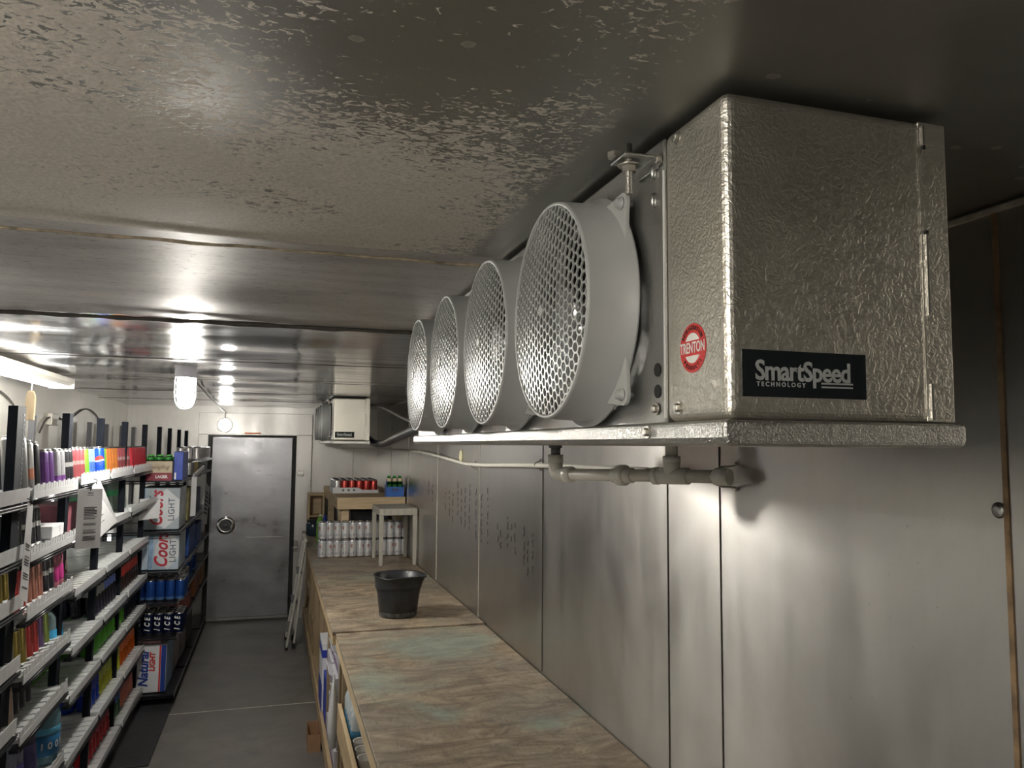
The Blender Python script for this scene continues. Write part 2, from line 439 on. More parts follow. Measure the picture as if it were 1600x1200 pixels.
# metal trim around the freezer door
mb = MB(); mb.box((.225, YB-.012, ZF), (.385, YB, 1.965)); mb.box((-.80, YB-.012, 1.965), (.385, YB, 2.20)); mb.box((-.80, YB-.012, ZF), (-.705, YB, 1.965))
struct('trim_%d' % ti, mb, M_wall_y, bevel=.003); ti += 1
strip(ti, (.383, YB-.02, ZF), (.392, YB-.001, 2.2), M_caulk); ti += 1
strip(ti, (.84, YB-.006, ZF), (.846, YB, ZC), M_caulk); ti += 1
# freezer door
dr = struct('door_1', MB().box((-.655, YB-.008, .012), (.178, YB+.04, 1.935)), M_door, bevel=.004)
mb = MB(); mb.box((-.70, YB+.0, ZF), (-.66, YB+.05, 1.96)); mb.box((.183, YB, ZF), (.22, YB+.05, 1.96)); mb.box((-.66, YB, 1.94), (.183, YB+.05, 1.96))
obj('door_gasket', mb, M_dark, dr)
Mr = Matrix.Translation((-.49, YB-.008, .99)) @ Matrix.Rotation(R(90), 4, 'X')
mb = MB().lathe([(.055, 0), (.095, 0), (.095, .01), (.082, .022), (.060, .026), (.052, .012), (.050, .004)], 32, 0, Mr, cap=False)
hd = obj('door_handle', mb, M_chrome, dr)
mb = MB().lathe([(.054, .001), (.030, .002), (.028, .02), (.02, .026), (.0, .027)], 24, 0, Mr, cap=False); obj('release_knob', mb, M_greypost, hd)
mb = MB(); mb.box((-.28, YB-.010, .853), (.10, YB-.006, .858)); obj('dent_ridge', mb, M_chrome, dr)
# latch keeper plates beside the door
for i, (x, z, lb) in enumerate(((.27, 1.54, 'small steel latch plate on the trim right of the metal door, the upper one'), (.24, .75, 'small steel latch plate low on the trim right of the metal door'))):
    t = thing('latch_plate', lb, 'latch', (x, YB-.012, z), 'latch plates beside the door')
    obj('plate', MB().box((x-.035, YB-.022, z-.03), (x+.035, YB-.012, z+.03)) if i == 0 else MB().box((x-.02, YB-.022, z-.06), (x+.02, YB-.012, z+.06)), M_chrome, t, .003)
    obj('keeper', MB().box((x-.028, YB-.042, z-.024), (x+.028, YB-.022, z-.008)), M_zinc, t, .003)
tag(obj('warning_sticker', MB().box((-.33, YB-.0135, 1.942+.03), (-.16, YB-.012, 1.958+.03)), plain('orange_sticker', (.75, .22, .08), .5)), 'thin orange sticker on the metal panel above the door', 'sticker')

# ------------------------------------------------------------------ glass doors of the cooler on the left
PY = [2.53, 3.24, 3.96, 4.66, 5.36, 6.14, 6.88, 7.52, 8.22, 8.85]
allP = [-.35, .37, 1.09, 1.81]+PY
for k in range(len(allP)-1):
    a, b_ = allP[k], allP[k+1]
    mb = MB()
    mb.box((XL-.06, a, .12), (XL-.002, a+.05, 1.78)); mb.box((XL-.06, b_-.05, .12), (XL-.002, b_, 1.78))
    mb.box((XL-.06, a+.05, .12), (XL, b_-.05, .18)); mb.box((XL-.06, a+.05, 1.72), (XL-.002, b_-.05, 1.78))
    wdo = struct('window_%d' % (k+1), mb, M_black)
    obj('glass_pane', MB().box((XL-.04, a+.05, .18), (XL-.034, b_-.05, 1.72)), M_glass, wdo)
    obj('light_strip', MB().box((XL+.0, a-.012, .2), (XL+.02, a+.012, 1.60)), M_strip, wdo)

# ------------------------------------------------------------------ evaporators
def hexgrille(r=.156, p=.0150, wall=.0014, depth=.0022, dome=.010):
    mb = MB(); ri = p/math.sqrt(3)
    nr = int(r/p)+3; cells = 0
    def P(y, z, off):
        q = math.hypot(y, z)
        if q > r: y, z = y*r/q, z*r/q; q = r
        return (-dome*(1-(q/r)**2)+off, y, z)
    for i in range(-nr*2, nr*2+1):
        for j in range(-nr, nr+1):
            cy = i*p*math.sqrt(3)/2; cz = (j+(.5 if i % 2 else 0))*p
            if math.hypot(cy, cz) > r+ri*.55: continue
            ro = ri; rin = ri-wall*2/math.sqrt(3)
            A = [(R(60*k)) for k in range(6)]
            o = [(cy+ro*math.cos(a), cz+ro*math.sin(a)) for a in A]; n = [(cy+rin*math.cos(a), cz+rin*math.sin(a)) for a in A]
            vs = [P(*q, 0) for q in o]+[P(*q, 0) for q in n]+[P(*q, depth) for q in n]
            fs = []
            for k in range(6):
                l = (k+1) % 6
                fs.append((k, l, 6+l, 6+k)); fs.append((6+k, 6+l, 12+l, 12+k))
            mb.add(vs, fs)
    return mb
def evaporator(y0, label, name='evaporator_unit'):
    F = .455; B = .757; y1 = y0+1.87
    t = thing(name, label, 'refrigeration unit', (.6, y0, 1.872))
    def fy(y): return y-.704+y0
    # casing (open behind the fans is hidden)
    ca = obj('casing', MB().box((F, y0+.139, 1.897), (B, y1-.02, 2.258)), M_galv, t, .003)
    ec = MB().box((F-.0015, y0, 1.8995), (B-.034, y0+.137, 2.2585))
    ecv = obj('end_cover', ec, M_stucco, t, .012, seg=5)
    fl = obj('back_flange', MB().box((B-.040, y0+.0015, 1.9005), (B, y0+.137, 2.2575)), M_stucco, t, .0015)
    for za, zb in ((2.225, 2.252), (2.025, 2.125), (1.903, 1.945)): obj('hinge_slot', MB().box((B-.036, y0-.0012, za), (B-.0335, y0+.003, zb)), M_chrome, t)
    for z in (2.1235, 2.226): obj('slot_gap', MB().box((B-.0365, y0-.0014, z-.0022), (B-.0325, y0+.003, z+.0022)), M_dark, t)
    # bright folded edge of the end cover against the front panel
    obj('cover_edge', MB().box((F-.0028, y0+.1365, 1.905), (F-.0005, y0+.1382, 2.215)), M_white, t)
    # drain tray
    tr = MB(); prof = [(F-.012, 1.899), (F-.012, 1.880), (F-.008, 1.874), (F, 1.871), (B, 1.871), (B+.006, 1.874), (B+.008, 1.880), (B+.008, 1.899)]
    tr.prism(prof, lambda u, v, d_: (u, d_, v), y0-.008, y1+.01)
    obj('drain_tray', tr, M_tray, t, .006, seg=3)
    # screws on the front panel
    def screw(x, y, z, r=.0052, par=t):
        Ms = Matrix.Translation((x, y, z)) @ Matrix.Rotation(R(-90), 4, 'Y')
        m_ = MB().lathe([(r*1.5, 0), (r*1.5, .0012)], 14, 0, Ms); m_.lathe([(r, .0012), (r, .005), (r*.7, .006)], 6, 0, Ms, smooth=False)
        return obj('screw', m_, M_zinc, par)
    for y, z in ((.808, 1.916), (.806, 2.243), (.865, 1.917), (.852, 2.232)): screw(F-.0015, fy(y), z)
    screw(F-.012, fy(.868), 1.888)
    # oval knockouts
    for z in (1.966, 1.939):
        Ms = Matrix.Translation((F-.0006, fy(.863), z)) @ Matrix.Rotation(R(-90), 4, 'Y')
        obj('knockout_hole', MB().lathe([(.0085, 0), (.0085, .0006)], 20, 0, Ms), M_dark, t)
    # louvre lance marks
    for z in (2.222, 2.185):
        obj('lance', MB().lathe([(.007, 0), (.005, .005), (.0, .006)], 12, 0, Matrix.Translation((F, fy(.868), z)) @ Matrix.Rotation(R(-90), 4, 'Y') @ Matrix.Diagonal((1.5, .6, 1, 1))), M_galv, t)
    # hanger bracket and threaded rod
    hb = MB().box((F-.045, fy(.86), 2.238), (F, fy(.905), 2.2415)); hb.box((F-.004, fy(.855), 2.222), (F-.0005, fy(.91), 2.2415))
    hk = obj('hanger_bracket', hb, M_galv, t, .001)
    cx, cy = F-.028, fy(.885)
    rb = MB().cyl((cx, cy, 2.195), (cx, cy, 2.262), .0045, 12)
    for q in range(18): rb.lathe([(.0045, 0), (.0053, .0007), (.0045, .0014)], 12, 0, Matrix.Translation((cx, cy, 2.196+q*.0016)), cap=False)
    obj('threaded_rod', rb, M_zinc, hk)
    nb = MB().lathe([(.0098, 2.2245), (.0098, 2.232)], 6, 0, Matrix.Translation((cx, cy, 0)), smooth=False)
    nb.lathe([(.0145, 2.2325), (.0145, 2.2345)], 24, 0, Matrix.Translation((cx, cy, 0)))
    nb.lathe([(.0098, 2.243), (.0098, 2.250)], 6, 0, Matrix.Translation((cx-.018, cy+.005, 0)), smooth=False)
    obj('nut', nb, M_zinc, hk)
    # fans
    GX, FZ, FR = .3775, 2.0687, .1585
    g0 = None
    for fi, yc in enumerate((1.0626, 1.4300, 1.8041, 2.1722)):
        yc = fy(yc)
        if g0 is None:
            Mx = Matrix.Translation((0, yc, FZ)) @ Matrix.Rotation(R(90), 4, 'Y')
            sh = MB().lathe([(FR-.004, GX+.004), (FR-.0045, GX), (FR, GX), (FR+.001, GX+.004), (FR+.003, .440), (FR+.012, .443), (FR+.012, .446), (FR-.002, .446), (FR-.004, GX+.004)], 72, 0, Mx, cap=False)
            f = obj('fan_shroud', sh, M_fan, t)
            gm = hexgrille()
            gm.v = [(q[0]+GX+.0015, q[1]+yc, q[2]+FZ) for q in gm.v]
            g = obj('fan_grille', gm, M_grille, f)
            ctr = MB().lathe([(.008, -.002), (.008, .002)], 16, 0, Matrix.Translation((GX-.0085, yc, FZ)) @ Matrix.Rotation(R(90), 4, 'Y')); obj('grille_centre', ctr, M_grille, f)
            obj('fan_opening', MB().lathe([(FR-.006, .4525), (FR-.006, .4545)], 48, 0, Mx), M_cord, f)
            bl = MB()
            for k in range(5):
                a0 = 2*PI*k/5
                vs = []; fs = []
                for i2 in range(7):
                    rr = .035+(.145-.035)*i2/6
                    for j2 in range(4):
                        a = a0+(j2/3-.5)*(.75+.25*i2/6); vs.append((.425-.022*(j2/3-.5)*2, yc+rr*math.cos(a), FZ+rr*math.sin(a)))
                for i2 in range(6):
                    for j2 in range(3): q = i2*4+j2; fs.append((q, q+1, q+5, q+4))
                o_ = len(vs); vs2 = [(q[0]+.002, q[1], q[2]) for q in vs]
                bl.add(vs+vs2, fs+[tuple(reversed([z+o_ for z in f_])) for f_ in fs], 0, True)
            bl.lathe([(.038, .405), (.038, .45)], 24, 0, Mx)
            obj('fan_blades', bl, M_alu, f)
            for k in range(4):
                a = R(45+90*k); ca_, sa = math.cos(a), math.sin(a)
                # triangular mounting ear that reaches out from the ring
                tip = .199; poly = [(FR*math.cos(R(-17)), FR*math.sin(R(-17)))]
                for q in range(7): b2 = R(-60+20*q); poly.append((tip-.014+.014*math.cos(b2), .014*math.sin(b2)))
                poly.append((FR*math.cos(R(17)), FR*math.sin(R(17)))); poly.append((FR*.97, 0))
                em = MB().prism(poly, lambda u, v, d_: (d_, yc+u*ca_-v*sa, FZ+u*sa+v*ca_), .4385, .4445)
                ear = obj('mounting_ear', em, plain('grey_fan_ear', (.44, .45, .43), .4, 0, .04), f, .001)
                Ms = Matrix.Translation((.4385, yc+(tip-.015)*ca_, FZ+(tip-.015)*sa)) @ Matrix.Rotation(R(-90), 4, 'Y')
                sm = MB().lathe([(.009, 0), (.009, .002), (.0065, .0025), (.0065, .008), (.004, .010)], 14, 0, Ms)
                sm.cyl((.4445, yc+(tip-.015)*ca_, FZ+(tip-.015)*sa), (.455, yc+(tip-.015)*ca_, FZ+(tip-.015)*sa), .004, 10)
                obj('bolt', sm, M_fan, ear)
            g0 = f; register(f)
        else:
            c = dup(g0, t); c.location = (0, yc-fy(1.0626), 0)
    # round red maker's sticker on the end cover (front face)
    sy, sz, sr = fy(.775), 1.983, .0285
    Mx = Matrix.Translation((F-.0016, sy, sz)) @ Matrix.Rotation(R(-90), 4, 'Y')
    st = obj('round_sticker', MB().lathe([(sr, 0), (sr, .0004)], 48, 0, Mx), M_red, t); st['label'] = 'round red and white maker sticker'
    wm = MB()
    for sgn in (1, -1):
        poly = []
        for q in range(17):
            a = R(30+120*q/16); poly.append((.0175*math.cos(a), sgn*.0175*math.sin(a)))
        wm.prism(poly, lambda u, v, d_: (d_, sy-u, sz+v), F-.0026, F-.0020)
    obj('white_segment', wm, plain('white_print', (.80, .79, .74), .4), st)
    FM = lambda y, z, rot=0: frame((F-.0026, y, z), (0, -math.cos(rot), math.sin(rot)), (0, math.sin(rot), math.cos(rot)))
    text('lettering', 'TRENTON', .0175, FM(sy, sz), MATS['white_print'], st, offset=.0003, sx=.66, extrude=.0002)
    for word, a0, a1, flip in (('REFRIGERATION', 148, 32, 0), ('PRODUCTS', 222, 318, 1)):
        for k, ch in enumerate(word):
            a = R(a0+(a1-a0)*k/(len(word)-1)); u = .0232*math.cos(a); vv = .0232*math.sin(a)
            ang = (a-PI/2) if not flip else (a+PI/2)
            xd = (0, -math.cos(ang), math.sin(ang)); yd = (0, math.sin(ang), math.cos(ang))
            text('lettering', ch, .0072, frame((F-.0026, sy-u, sz+vv), xd, yd), M_marker, st, offset=.00008, extrude=.0002, sx=.75)
    # rectangular black label on the end
    yl = y0-.0004
    lbp = obj('black_label_plate', MB().box((.4695, yl-.0006, 1.924), (.630, yl+.001, 1.9745)), M_blacklabel, t, .003); lbp['label'] = 'black rectangular label with silver lettering'
    TM = lambda x, z: frame((x, yl-.0008, z), (1, 0, 0), (0, 0, 1))
    text('lettering', 'SmartSpeed', .0300, TM(.4855, 1.9515), M_silverink, lbp, offset=.0007, sx=.915, align='LEFT', extrude=.0002, spacing=.93)
    text('lettering', 'TECHNOLOGY', .0068, TM(.4872, 1.9375), M_silverink, lbp, offset=.00015, align='LEFT', spacing=1.5, extrude=.0002)
    bars = MB().box((.5695, yl-.001, 1.9395), (.611, yl-.0004, 1.9413)); bars.box((.5695, yl-.001, 1.9355), (.611, yl-.0004, 1.9373))
    obj('double_underline', bars, M_silverink, lbp)
    return t
ev1 = evaporator(.704, 'large galvanised evaporator unit with four round grey fans hung from the near ceiling')
ev2 = evaporator(6.60, 'small-looking distant evaporator unit hung near the back wall beside the metal door')
for y0, lb, pts in ((0, 'insulated black refrigerant hose curving from the distant evaporator unit toward the near one', None),):
    tag(obj('refrigerant_hose', MB().tube([(.795, 6.95, 1.915), (.80, 6.85, 1.90), (.82, 6.7, 1.875), (.85, 6.3, 1.875), (.85, 5.9, 1.905), (.85, 5.2, 1.95), (.85, 4.4, 1.99), (.84, 3.2, 2.02), (.82, 2.70, 2.03), (.80, 2.50, 2.03)],
        .030, 12, smoothpath=2), M_black), lb, 'hose')
tag(obj('refrigerant_line', MB().tube([(.772, 7.0, 2.215), (.80, 6.8, 2.215), (.85, 6.25, 2.16), (.86, 5.7, 2.085), (.86, 5.0, 2.01), (.87, 4.4, 2.05), (.87, 3.4, 2.08), (.80, 2.66, 2.08), (.785, 2.50, 2.08)],
    .011, 10, smoothpath=2), M_cord), 'thin dark refrigerant line above the black hose beside the distant evaporator', 'pipe')

# ------------------------------------------------------------------ drain pipes
t = thing('drain_pipe', 'thick off-white drain pipe with elbow, union and tee under the near evaporator', 'pipe', (.93, 1.9, 1.79))
A = Vector((.80, 2.165, 1.786)); Bp = Vector((1.068, 1.665, 1.797)); dv = (Bp-A).normalized()
obj('straight_pipe', MB().cyl(A+dv*.01, Bp-dv*.01, .0165, 20), M_pvc, t)
el = MB(); el.tube([A+Vector((0, 0, .055)), A+Vector((0, 0, .02)), A+Vector((0, 0, .004))+dv*.004, A+dv*.02, A+dv*.055], .0215, 16, smoothpath=2)
el.cyl(A+Vector((0, 0, .035)), A+Vector((0, 0, .058)), .0235, 18); el.cyl(A+dv*.04, A+dv*.065, .0235, 18)
obj('elbow', el, M_pvc2, t)
ad = MB().cyl(A+Vector((0, 0, .055)), A+Vector((0, 0, .082)), .0145, 16); ad.cyl(A+Vector((0, 0, .078)), A+Vector((0, 0, .086)), .022, 6)
obj('tray_adapter', ad, M_greypost, t)
U = A+dv*.245
un = MB().cyl(U-dv*.03, U+dv*.035, .021, 20); un.cyl(U-dv*.012, U+dv*.012, .0285, 20); obj('union', un, M_pvc2, t)
T_ = A+dv*.405
te = MB().cyl(T_-dv*.055, T_+dv*.05, .0215, 20); te.cyl(T_-dv*.055, T_-dv*.04, .0235, 20); te.cyl(T_, T_+Vector((0, 0, .05)), .0215, 18); te.cyl(T_+Vector((0, 0, .035)), T_+Vector((0, 0, .052)), .0235, 18)
obj('tee', te, M_pvc2, t)
obj('riser', MB().cyl(T_+Vector((0, 0, .04)), T_+Vector((0, 0, .30)), .0165, 18), M_pvc, t)
cp = MB().cyl(Bp-dv*.035, Bp+dv*.004, .0215, 20); obj('end_cap', cp, M_pvc2, t)
def clip(p, r, par, z=1):
    p = Vector(p); m_ = MB()
    pts = [(XR-.001, p.y, p.z+r+.014), (XR-.004, p.y, p.z+r+.004), (p.x, p.y, p.z+r+.002), (p.x-r-.002, p.y, p.z), (p.x, p.y, p.z-r-.002), (XR-.004, p.y, p.z-r-.004), (XR-.001, p.y, p.z-r-.014)]
    m_.tube(pts, .0028, 6, smoothpath=1); m_.cyl((XR-.008, p.y, p.z+r+.010), (XR-.001, p.y, p.z+r+.010), .004, 8); m_.cyl((XR-.008, p.y, p.z-r-.010), (XR-.001, p.y, p.z-r-.010), .004, 8)
    return obj('pipe_clip', m_, M_zinc, par)
clip(Bp-dv*.03, .022, t)
t = thing('condensate_line', 'thin white condensate pipe clipped along the right wall toward the back', 'pipe', (1.09, 4.5, 1.76))
obj('straight_pipe', MB().tube([(1.02, 2.0, 1.80), (1.06, 2.06, 1.80), (1.09, 2.2, 1.797), (1.09, 3.1, 1.788), (1.09, 4.40, 1.752), (1.09, 4.9, 1.775), (1.09, 5.93, 1.815), (1.09, 7.0, 1.818), (1.085, 7.5, 1.82), (1.0, 7.6, 1.82), (.62, 7.55, 1.825), (.60, 7.5, 1.83), (.60, 7.48, 1.868)], .0095, 12, smoothpath=1), M_pvc2, t)
for y, z in ((3.19, 1.787), (4.33, 1.754), (5.35, 1.79), (6.1, 1.816)): clip((1.09, y, z), .0105, t)
tag(obj('foam_patch', MB().lathe([(.0, -.001), (.035, 0), (.028, .010), (.010, .016), (0, .017)], 14, 0, Matrix.Translation((XR, 4.69, 1.80)) @ Matrix.Rotation(R(-90), 4, 'Y') @ Matrix.Diagonal((1.3, .8, 1, 1))), M_foam), 'dab of yellow foam on the right wall above the thin white pipe', 'foam')
Mx = Matrix.Translation((XR, .958, 1.773)) @ Matrix.Rotation(R(-90), 4, 'Y')
t = thing('wall_plug', 'round metal plug button on the right wall beside the rusty joint', 'plug', (XR, .958, 1.773))
obj('cap', MB().lathe([(.0115, 0), (.0115, .002), (.009, .0045), (0, .005)], 28, 0, Mx), M_galv, t)
obj('rim', MB().lathe([(.0118, 0), (.0128, .0015), (.0118, .002)], 28, 0, Mx, cap=False), M_seam, t)

# pen scribbles, running down the wall like tallies
def scribble(y, z0, z1, seed, ln=1):
    rnd = random.Random(seed); m_ = MB(); z = z0
    while z > z1:
        n = rnd.randint(3, 7); pts = []
        for i in range(n): pts.append((XR-.0014, y+rnd.uniform(-.012, .012), z)); z -= rnd.uniform(.004, .011)
        m_.tube(pts, .0011, 4); z -= rnd.uniform(.004, .02)
    return m_
sc = [(5.75, 1.60, 1.48), (5.6, 1.58, 1.45), (5.15, 1.55, 1.42), (5.02, 1.57, 1.40), (4.92, 1.56, 1.38), (4.78, 1.64, 1.45), (4.68, 1.60, 1.42), (4.58, 1.61, 1.40), (4.47, 1.64, 1.38), (4.31, 1.62, 1.36), (4.19, 1.60, 1.34), (4.06, 1.64, 1.33), (3.86, 1.47, 1.38), (3.80, 1.44, 1.33), (3.68, 1.52, 1.38), (3.62, 1.49, 1.40), (3.56, 1.50, 1.34), (3.42, 1.50, 1.34), (3.36, 1.44, 1.30), (3.29, 1.48, 1.30)]
mb = MB()
for i, (y, za, zb) in enumerate(sc):
    s_ = scribble(y, za, zb, i); mb.add(s_.v, s_.f, 0, False)
o = tag(obj('marker_scribbles', mb, M_marker), 'rows of black handwritten pen marks running down the metal wall', 'writing'); o['kind'] = 'stuff'

# ------------------------------------------------------------------ lamps
def jar_lamp(loc, glow, label):
    x, y, z = loc
    t = thing('jar_lamp', label, 'lamp', loc, 'caged jar lamps on the ceiling')
    obj('lamp_base', MB().lathe([(.050, z-.062), (.052, z-.058), (.050, z-.004), (.056, z), ], 28, 0, Matrix.Translation((x, y, 0))), M_greypost, t)
    obj('lamp_glass', MB().lathe([(.036, z-.063), (.041, z-.075), (.041, z-.15), (.034, z-.185), (.018, z-.203), (0, z-.207)], 28, 0, Matrix.Translation((x, y, 0)), cap=False), glow, t)
    cg = MB()
    for k in range(8):
        a = 2*PI*k/8; c_, s_ = math.cos(a), math.sin(a)
        cg.tube([(x+.050*c_, y+.050*s_, z-.062), (x+.051*c_, y+.051*s_, z-.15), (x+.044*c_, y+.044*s_, z-.19), (x+.026*c_, y+.026*s_, z-.214), (x, y, z-.22)], .0016, 5, smoothpath=1)
    for zz, rr in ((.085, .0515), (.120, .0515), (.155, .051), (.19, .044)):
        cg.tube([(x+rr*math.cos(2*PI*k/24), y+rr*math.sin(2*PI*k/24), z-zz) for k in range(25)], .0016, 5)
    obj('lamp_cage', cg, M_chrome, t)
    return t
jar_lamp((-.448, 4.2, ZC), M_glow, 'caged glass jar lamp on the ceiling in front of the metal door')
jar_lamp((-.75, .12, ZC), M_glow_near, 'caged glass jar lamp on the ceiling behind the viewpoint')
gx, gz = -.535, 2.065
t = thing('globe_lamp', 'round glowing globe lamp on the wall above the left end of the metal door', 'lamp', (gx, YB-.012, gz))
Mg = Matrix.Translation((gx, YB-.012, gz)) @ Matrix.Rotation(R(90), 4, 'X')
obj('lamp_base', MB().lathe([(.075, 0), (.078, .02), (.066, .03)], 32, 0, Mg), M_white, t)
obj('lamp_glass', MB().lathe([(.062, .03), (.064, .05), (.050, .085), (.025, .10), (0, .104)], 28, 0, Mg, cap=False), M_globe, t)
tag(obj('lamp_cable', MB().tube([(-.455, 4.26, ZC-.03), (-.47, 4.6, ZC-.035), (-.49, 5.3, ZC-.012), (-.53, 6.7, ZC-.02), (-.56, 7.8, ZC-.01), (-.55, 8.5, ZC-.04), (-.535, 8.86, ZC-.05), (-.535, 8.88, 2.20), (gx, YB-.02, gz+.07)], .006, 6, smoothpath=1), M_cord), 'thin grey cable slung along the ceiling from the jar lamp to the globe lamp', 'cable')
# fluorescent fixture along the left
t = thing('tube_light', 'long fluorescent light fixture along the left edge of the ceiling', 'lamp', (-1.22, 4.2, 2.19))
fx = MB().prism([(-1.32, 2.25), (-1.32, 2.225), (-1.295, 2.205), (-1.205, 2.205), (-1.18, 2.225), (-1.18, 2.25)], lambda u, v, d_: (u, d_, v), 2.8, 5.22)
obj('housing', fx, M_wall_left, t, .002)
obj('lens', MB().box((-1.29, 2.82, 2.19), (-1.21, 5.20, 2.2045)), M_tube, t, .003)
obj('end_plate', MB().box((-1.32, 5.221, 2.19), (-1.18, 5.226, 2.25)), M_white, t)
# hanging wooden paddle
t = thing('wooden_paddle', 'tan wooden paddle handle hanging by the left wall above the drink shelves', 'handle', (-1.12, 4.2, 2.0))
Px = -1.16; Py_ = 4.30
hm = MB().prism([(-.022, 1.975), (.020, 1.975), (.022, 2.09), (.012, 2.12), (-.012, 2.12), (-.021, 2.09)], lambda u, v, d_: (Px+u, Py_+d_, v), -.009, .009)
obj('handle_board', hm, M_pine_z, t, .003)
obj('hanging_cord', MB().tube([(Px, Py_, 2.115), (Px+.003, Py_, 2.16), (Px, Py_, 2.187)], .0035, 6), M_white, t)
for pts, lb in (([(-1.49, 4.75, 2.18), (-1.49, 5.1, 2.13), (-1.485, 5.3, 2.03), (-1.49, 5.35, 1.96), (-1.49, 5.2, 1.90)], 'thin brown cable drooping on the cream wall left of the wooden handle'),
                ([(-1.49, 5.75, 1.93), (-1.485, 5.85, 2.02), (-1.485, 6.05, 2.055), (-1.485, 6.3, 2.03), (-1.485, 6.5, 2.04), (-1.49, 6.75, 2.10), (-1.49, 6.95, 2.14), (-1.49, 7.2, 2.14), (-1.49, 7.5, 2.08), (-1.49, 7.6, 1.98)], 'thin cable looping along the cream wall behind the black shelf posts')):
    tag(obj('wall_cable', MB().tube(pts, .006, 6, smoothpath=2), M_cord), lb, 'cable')
tag(obj('junction_box', MB().box((XL, 5.95, 1.985), (XL+.03, 6.12, 2.065)), M_wall_left, None, .004), 'cream junction box on the cream wall behind the shelves', 'electrical box')

# ------------------------------------------------------------------ work benches along the right wall
def bench(name, label, y0, y1, x0, top, posts, rh):
    t = thing(name, label, 'workbench', (.7, (y0+y1)/2, ZF))
    obj('worktop', MB().box((x0, y0, top-.019), (XR-.004, y1, top)), [M_ply], t, .002)
    fr = MB().box((x0+.001, y0+.002, top-rh), (x0+.036, y1-.002, top-.0195)); obj('front_rail', fr, M_edge if y0 < 4 else M_pine_y, t, .003)
    obj('end_rail', MB().box((x0+.04, y0+.002, top-rh), (XR-.01, y0+.038, top-.0195)), M_pine_x, t, .002)
    for (px, py) in posts:
        obj('leg', MB().box((px, py, ZF), (px+.075, py+.038, top-.0195 if px > x0+.037 else top-rh-.001)), M_pine_z, t, .002)
    return t
b1 = bench('work_bench', 'near plywood-topped work bench with worn surface along the right wall', .30, 4.088, .322, HC-.008,
           [(.345, 3.90), (.345, 2.35), (.345, 1.0), (1.02, 3.90), (1.02, 2.4), (1.02, .9)], .075)
mb = MB().box((.342, .5, .53), (1.08, 3.895, .545)); obj('lower_shelf', mb, M_pine_x, b1)
mb = MB().box((.322, .5, .48), (.341, 3.885, .625)); obj('shelf_board', mb, M_pine_y, b1, .003)
b2 = bench('work_bench', 'far plywood-topped work bench reaching the back wall, holding the black bucket', 4.09, 8.86, .305, HC,
           [(.35, 4.14), (.35, 5.05), (.35, 5.9), (.35, 6.75), (.35, 7.7), (.35, 8.7), (1.02, 4.3), (1.02, 6.5), (1.02, 8.5), (.43, 4.14), (.43, 5.9)], .065)
mb = MB().box((.34, 4.2, .10), (1.08, 8.7, .115)); mb.box((.325, 4.2, .03), (.345, 8.7, .13)); obj('lower_shelf', mb, M_pine_y, b2, .002)
obj('brace', MB().box((.36, 8.1, .35), (.40, 8.6, .42)), M_pine_y, b2); obj('brace', MB().box((.36, 7.1, .22), (.40, 7.6, .29)), M_pine_y, b2)

# black bucket
bx, by = .685, 4.395
t = thing('bucket', 'black rubber bucket with a pouring lip standing on the far bench', 'bucket', (bx, by, HC))
n = 48; prof = [(.098, 0), (.104, .006), (.118, .12), (.1215, .155), (.130, .158), (.131, .172), (.134, .218), (.140, .222), (.138, .229), (.131, .226), (.126, .16), (.114, .10), (.100, .008), (0, .008)]
mb = MB().lathe([(r_, z_+HC) for r_, z_ in prof], n, 0, Matrix.Translation((bx, by, 0)), cap=False)
vs = []
for (x, y, z) in mb.v:
    a = math.atan2(y-by, x-bx); q = max(0, math.cos(a+.25))**10; h_ = max(0, (z-HC-.17)/.06)
    if h_ > 0: x += q*.018*h_*math.cos(-.25); y += q*.018*h_*math.sin(-.25); z -= q*.010*h_
    h2 = max(0, math.cos(a+2.2))**16
    if h_ > 0: z -= h2*.008*h_
    vs.append((x, y, z))
mb.v = vs; obj('bucket_shell', mb, M_bucket, t)
obj('dusty_base', MB().lathe([(.0985, HC+.001), (.1045, HC+.007), (.1075, HC+.030)], 48, 0, Matrix.Translation((bx, by, 0)), cap=False), plain('dusty_rubber', (.075, .078, .075), .7, 0, .8, nscale=40), t)
obj('rim', MB().tube([(bx+.139*math.cos(2*PI*k/40)*(1+.13*max(0, math.cos(2*PI*k/40+.25))**10), by+.139*math.sin(2*PI*k/40)*(1+.05*max(0, math.cos(2*PI*k/40+.25))**10), HC+.226-.010*max(0, math.cos(2*PI*k/40+.25))**10-.008*max(0, math.cos(2*PI*k/40+2.2))**16) for k in range(41)], .004, 6), M_bucket, t)

# plastic step table in front of the cans
x0, x1, y0, y1, zt = .800, 1.104, 6.17, 6.66, 1.362
t = thing('plastic_side_table', 'small beige-grey plastic table standing on the bench over the white cans', 'table', ((x0+x1)/2, (y0+y1)/2, HC))
mb = MB().box((x0, y0, zt-.055), (x1, y1, zt)); obj('tabletop', mb, M_cooltable, t, .006)
for x, y in ((x0, y0), (x1-.036, y0), (x0, y1-.036), (x1-.036, y1-.036)):
    m_ = MB(); a = [(x, y), (x+.036, y), (x+.036, y+.036), (x, y+.036)]; c_ = (x+.018, y+.018)
    vs = [(c_[0]+(p-c_[0])*.75, c_[1]+(q-c_[1])*.75, HC) for p, q in a]+[(p, q, zt-.0551) for p, q in a]
    m_.add(vs, [(0, 1, 2, 3), (4, 5, 6, 7), (0, 1, 5, 4), (1, 2, 6, 5), (2, 3, 7, 6), (3, 0, 4, 7)]); obj('leg', m_, M_cooltable, t, .004)
mb = MB()
for k in range(5): mb.box((x0+.035+k*.055, y0-.001, zt-.052), (x0+.037+k*.055, y0+.0005, zt-.004))
obj('skirt_grooves', mb, M_greypost, t)

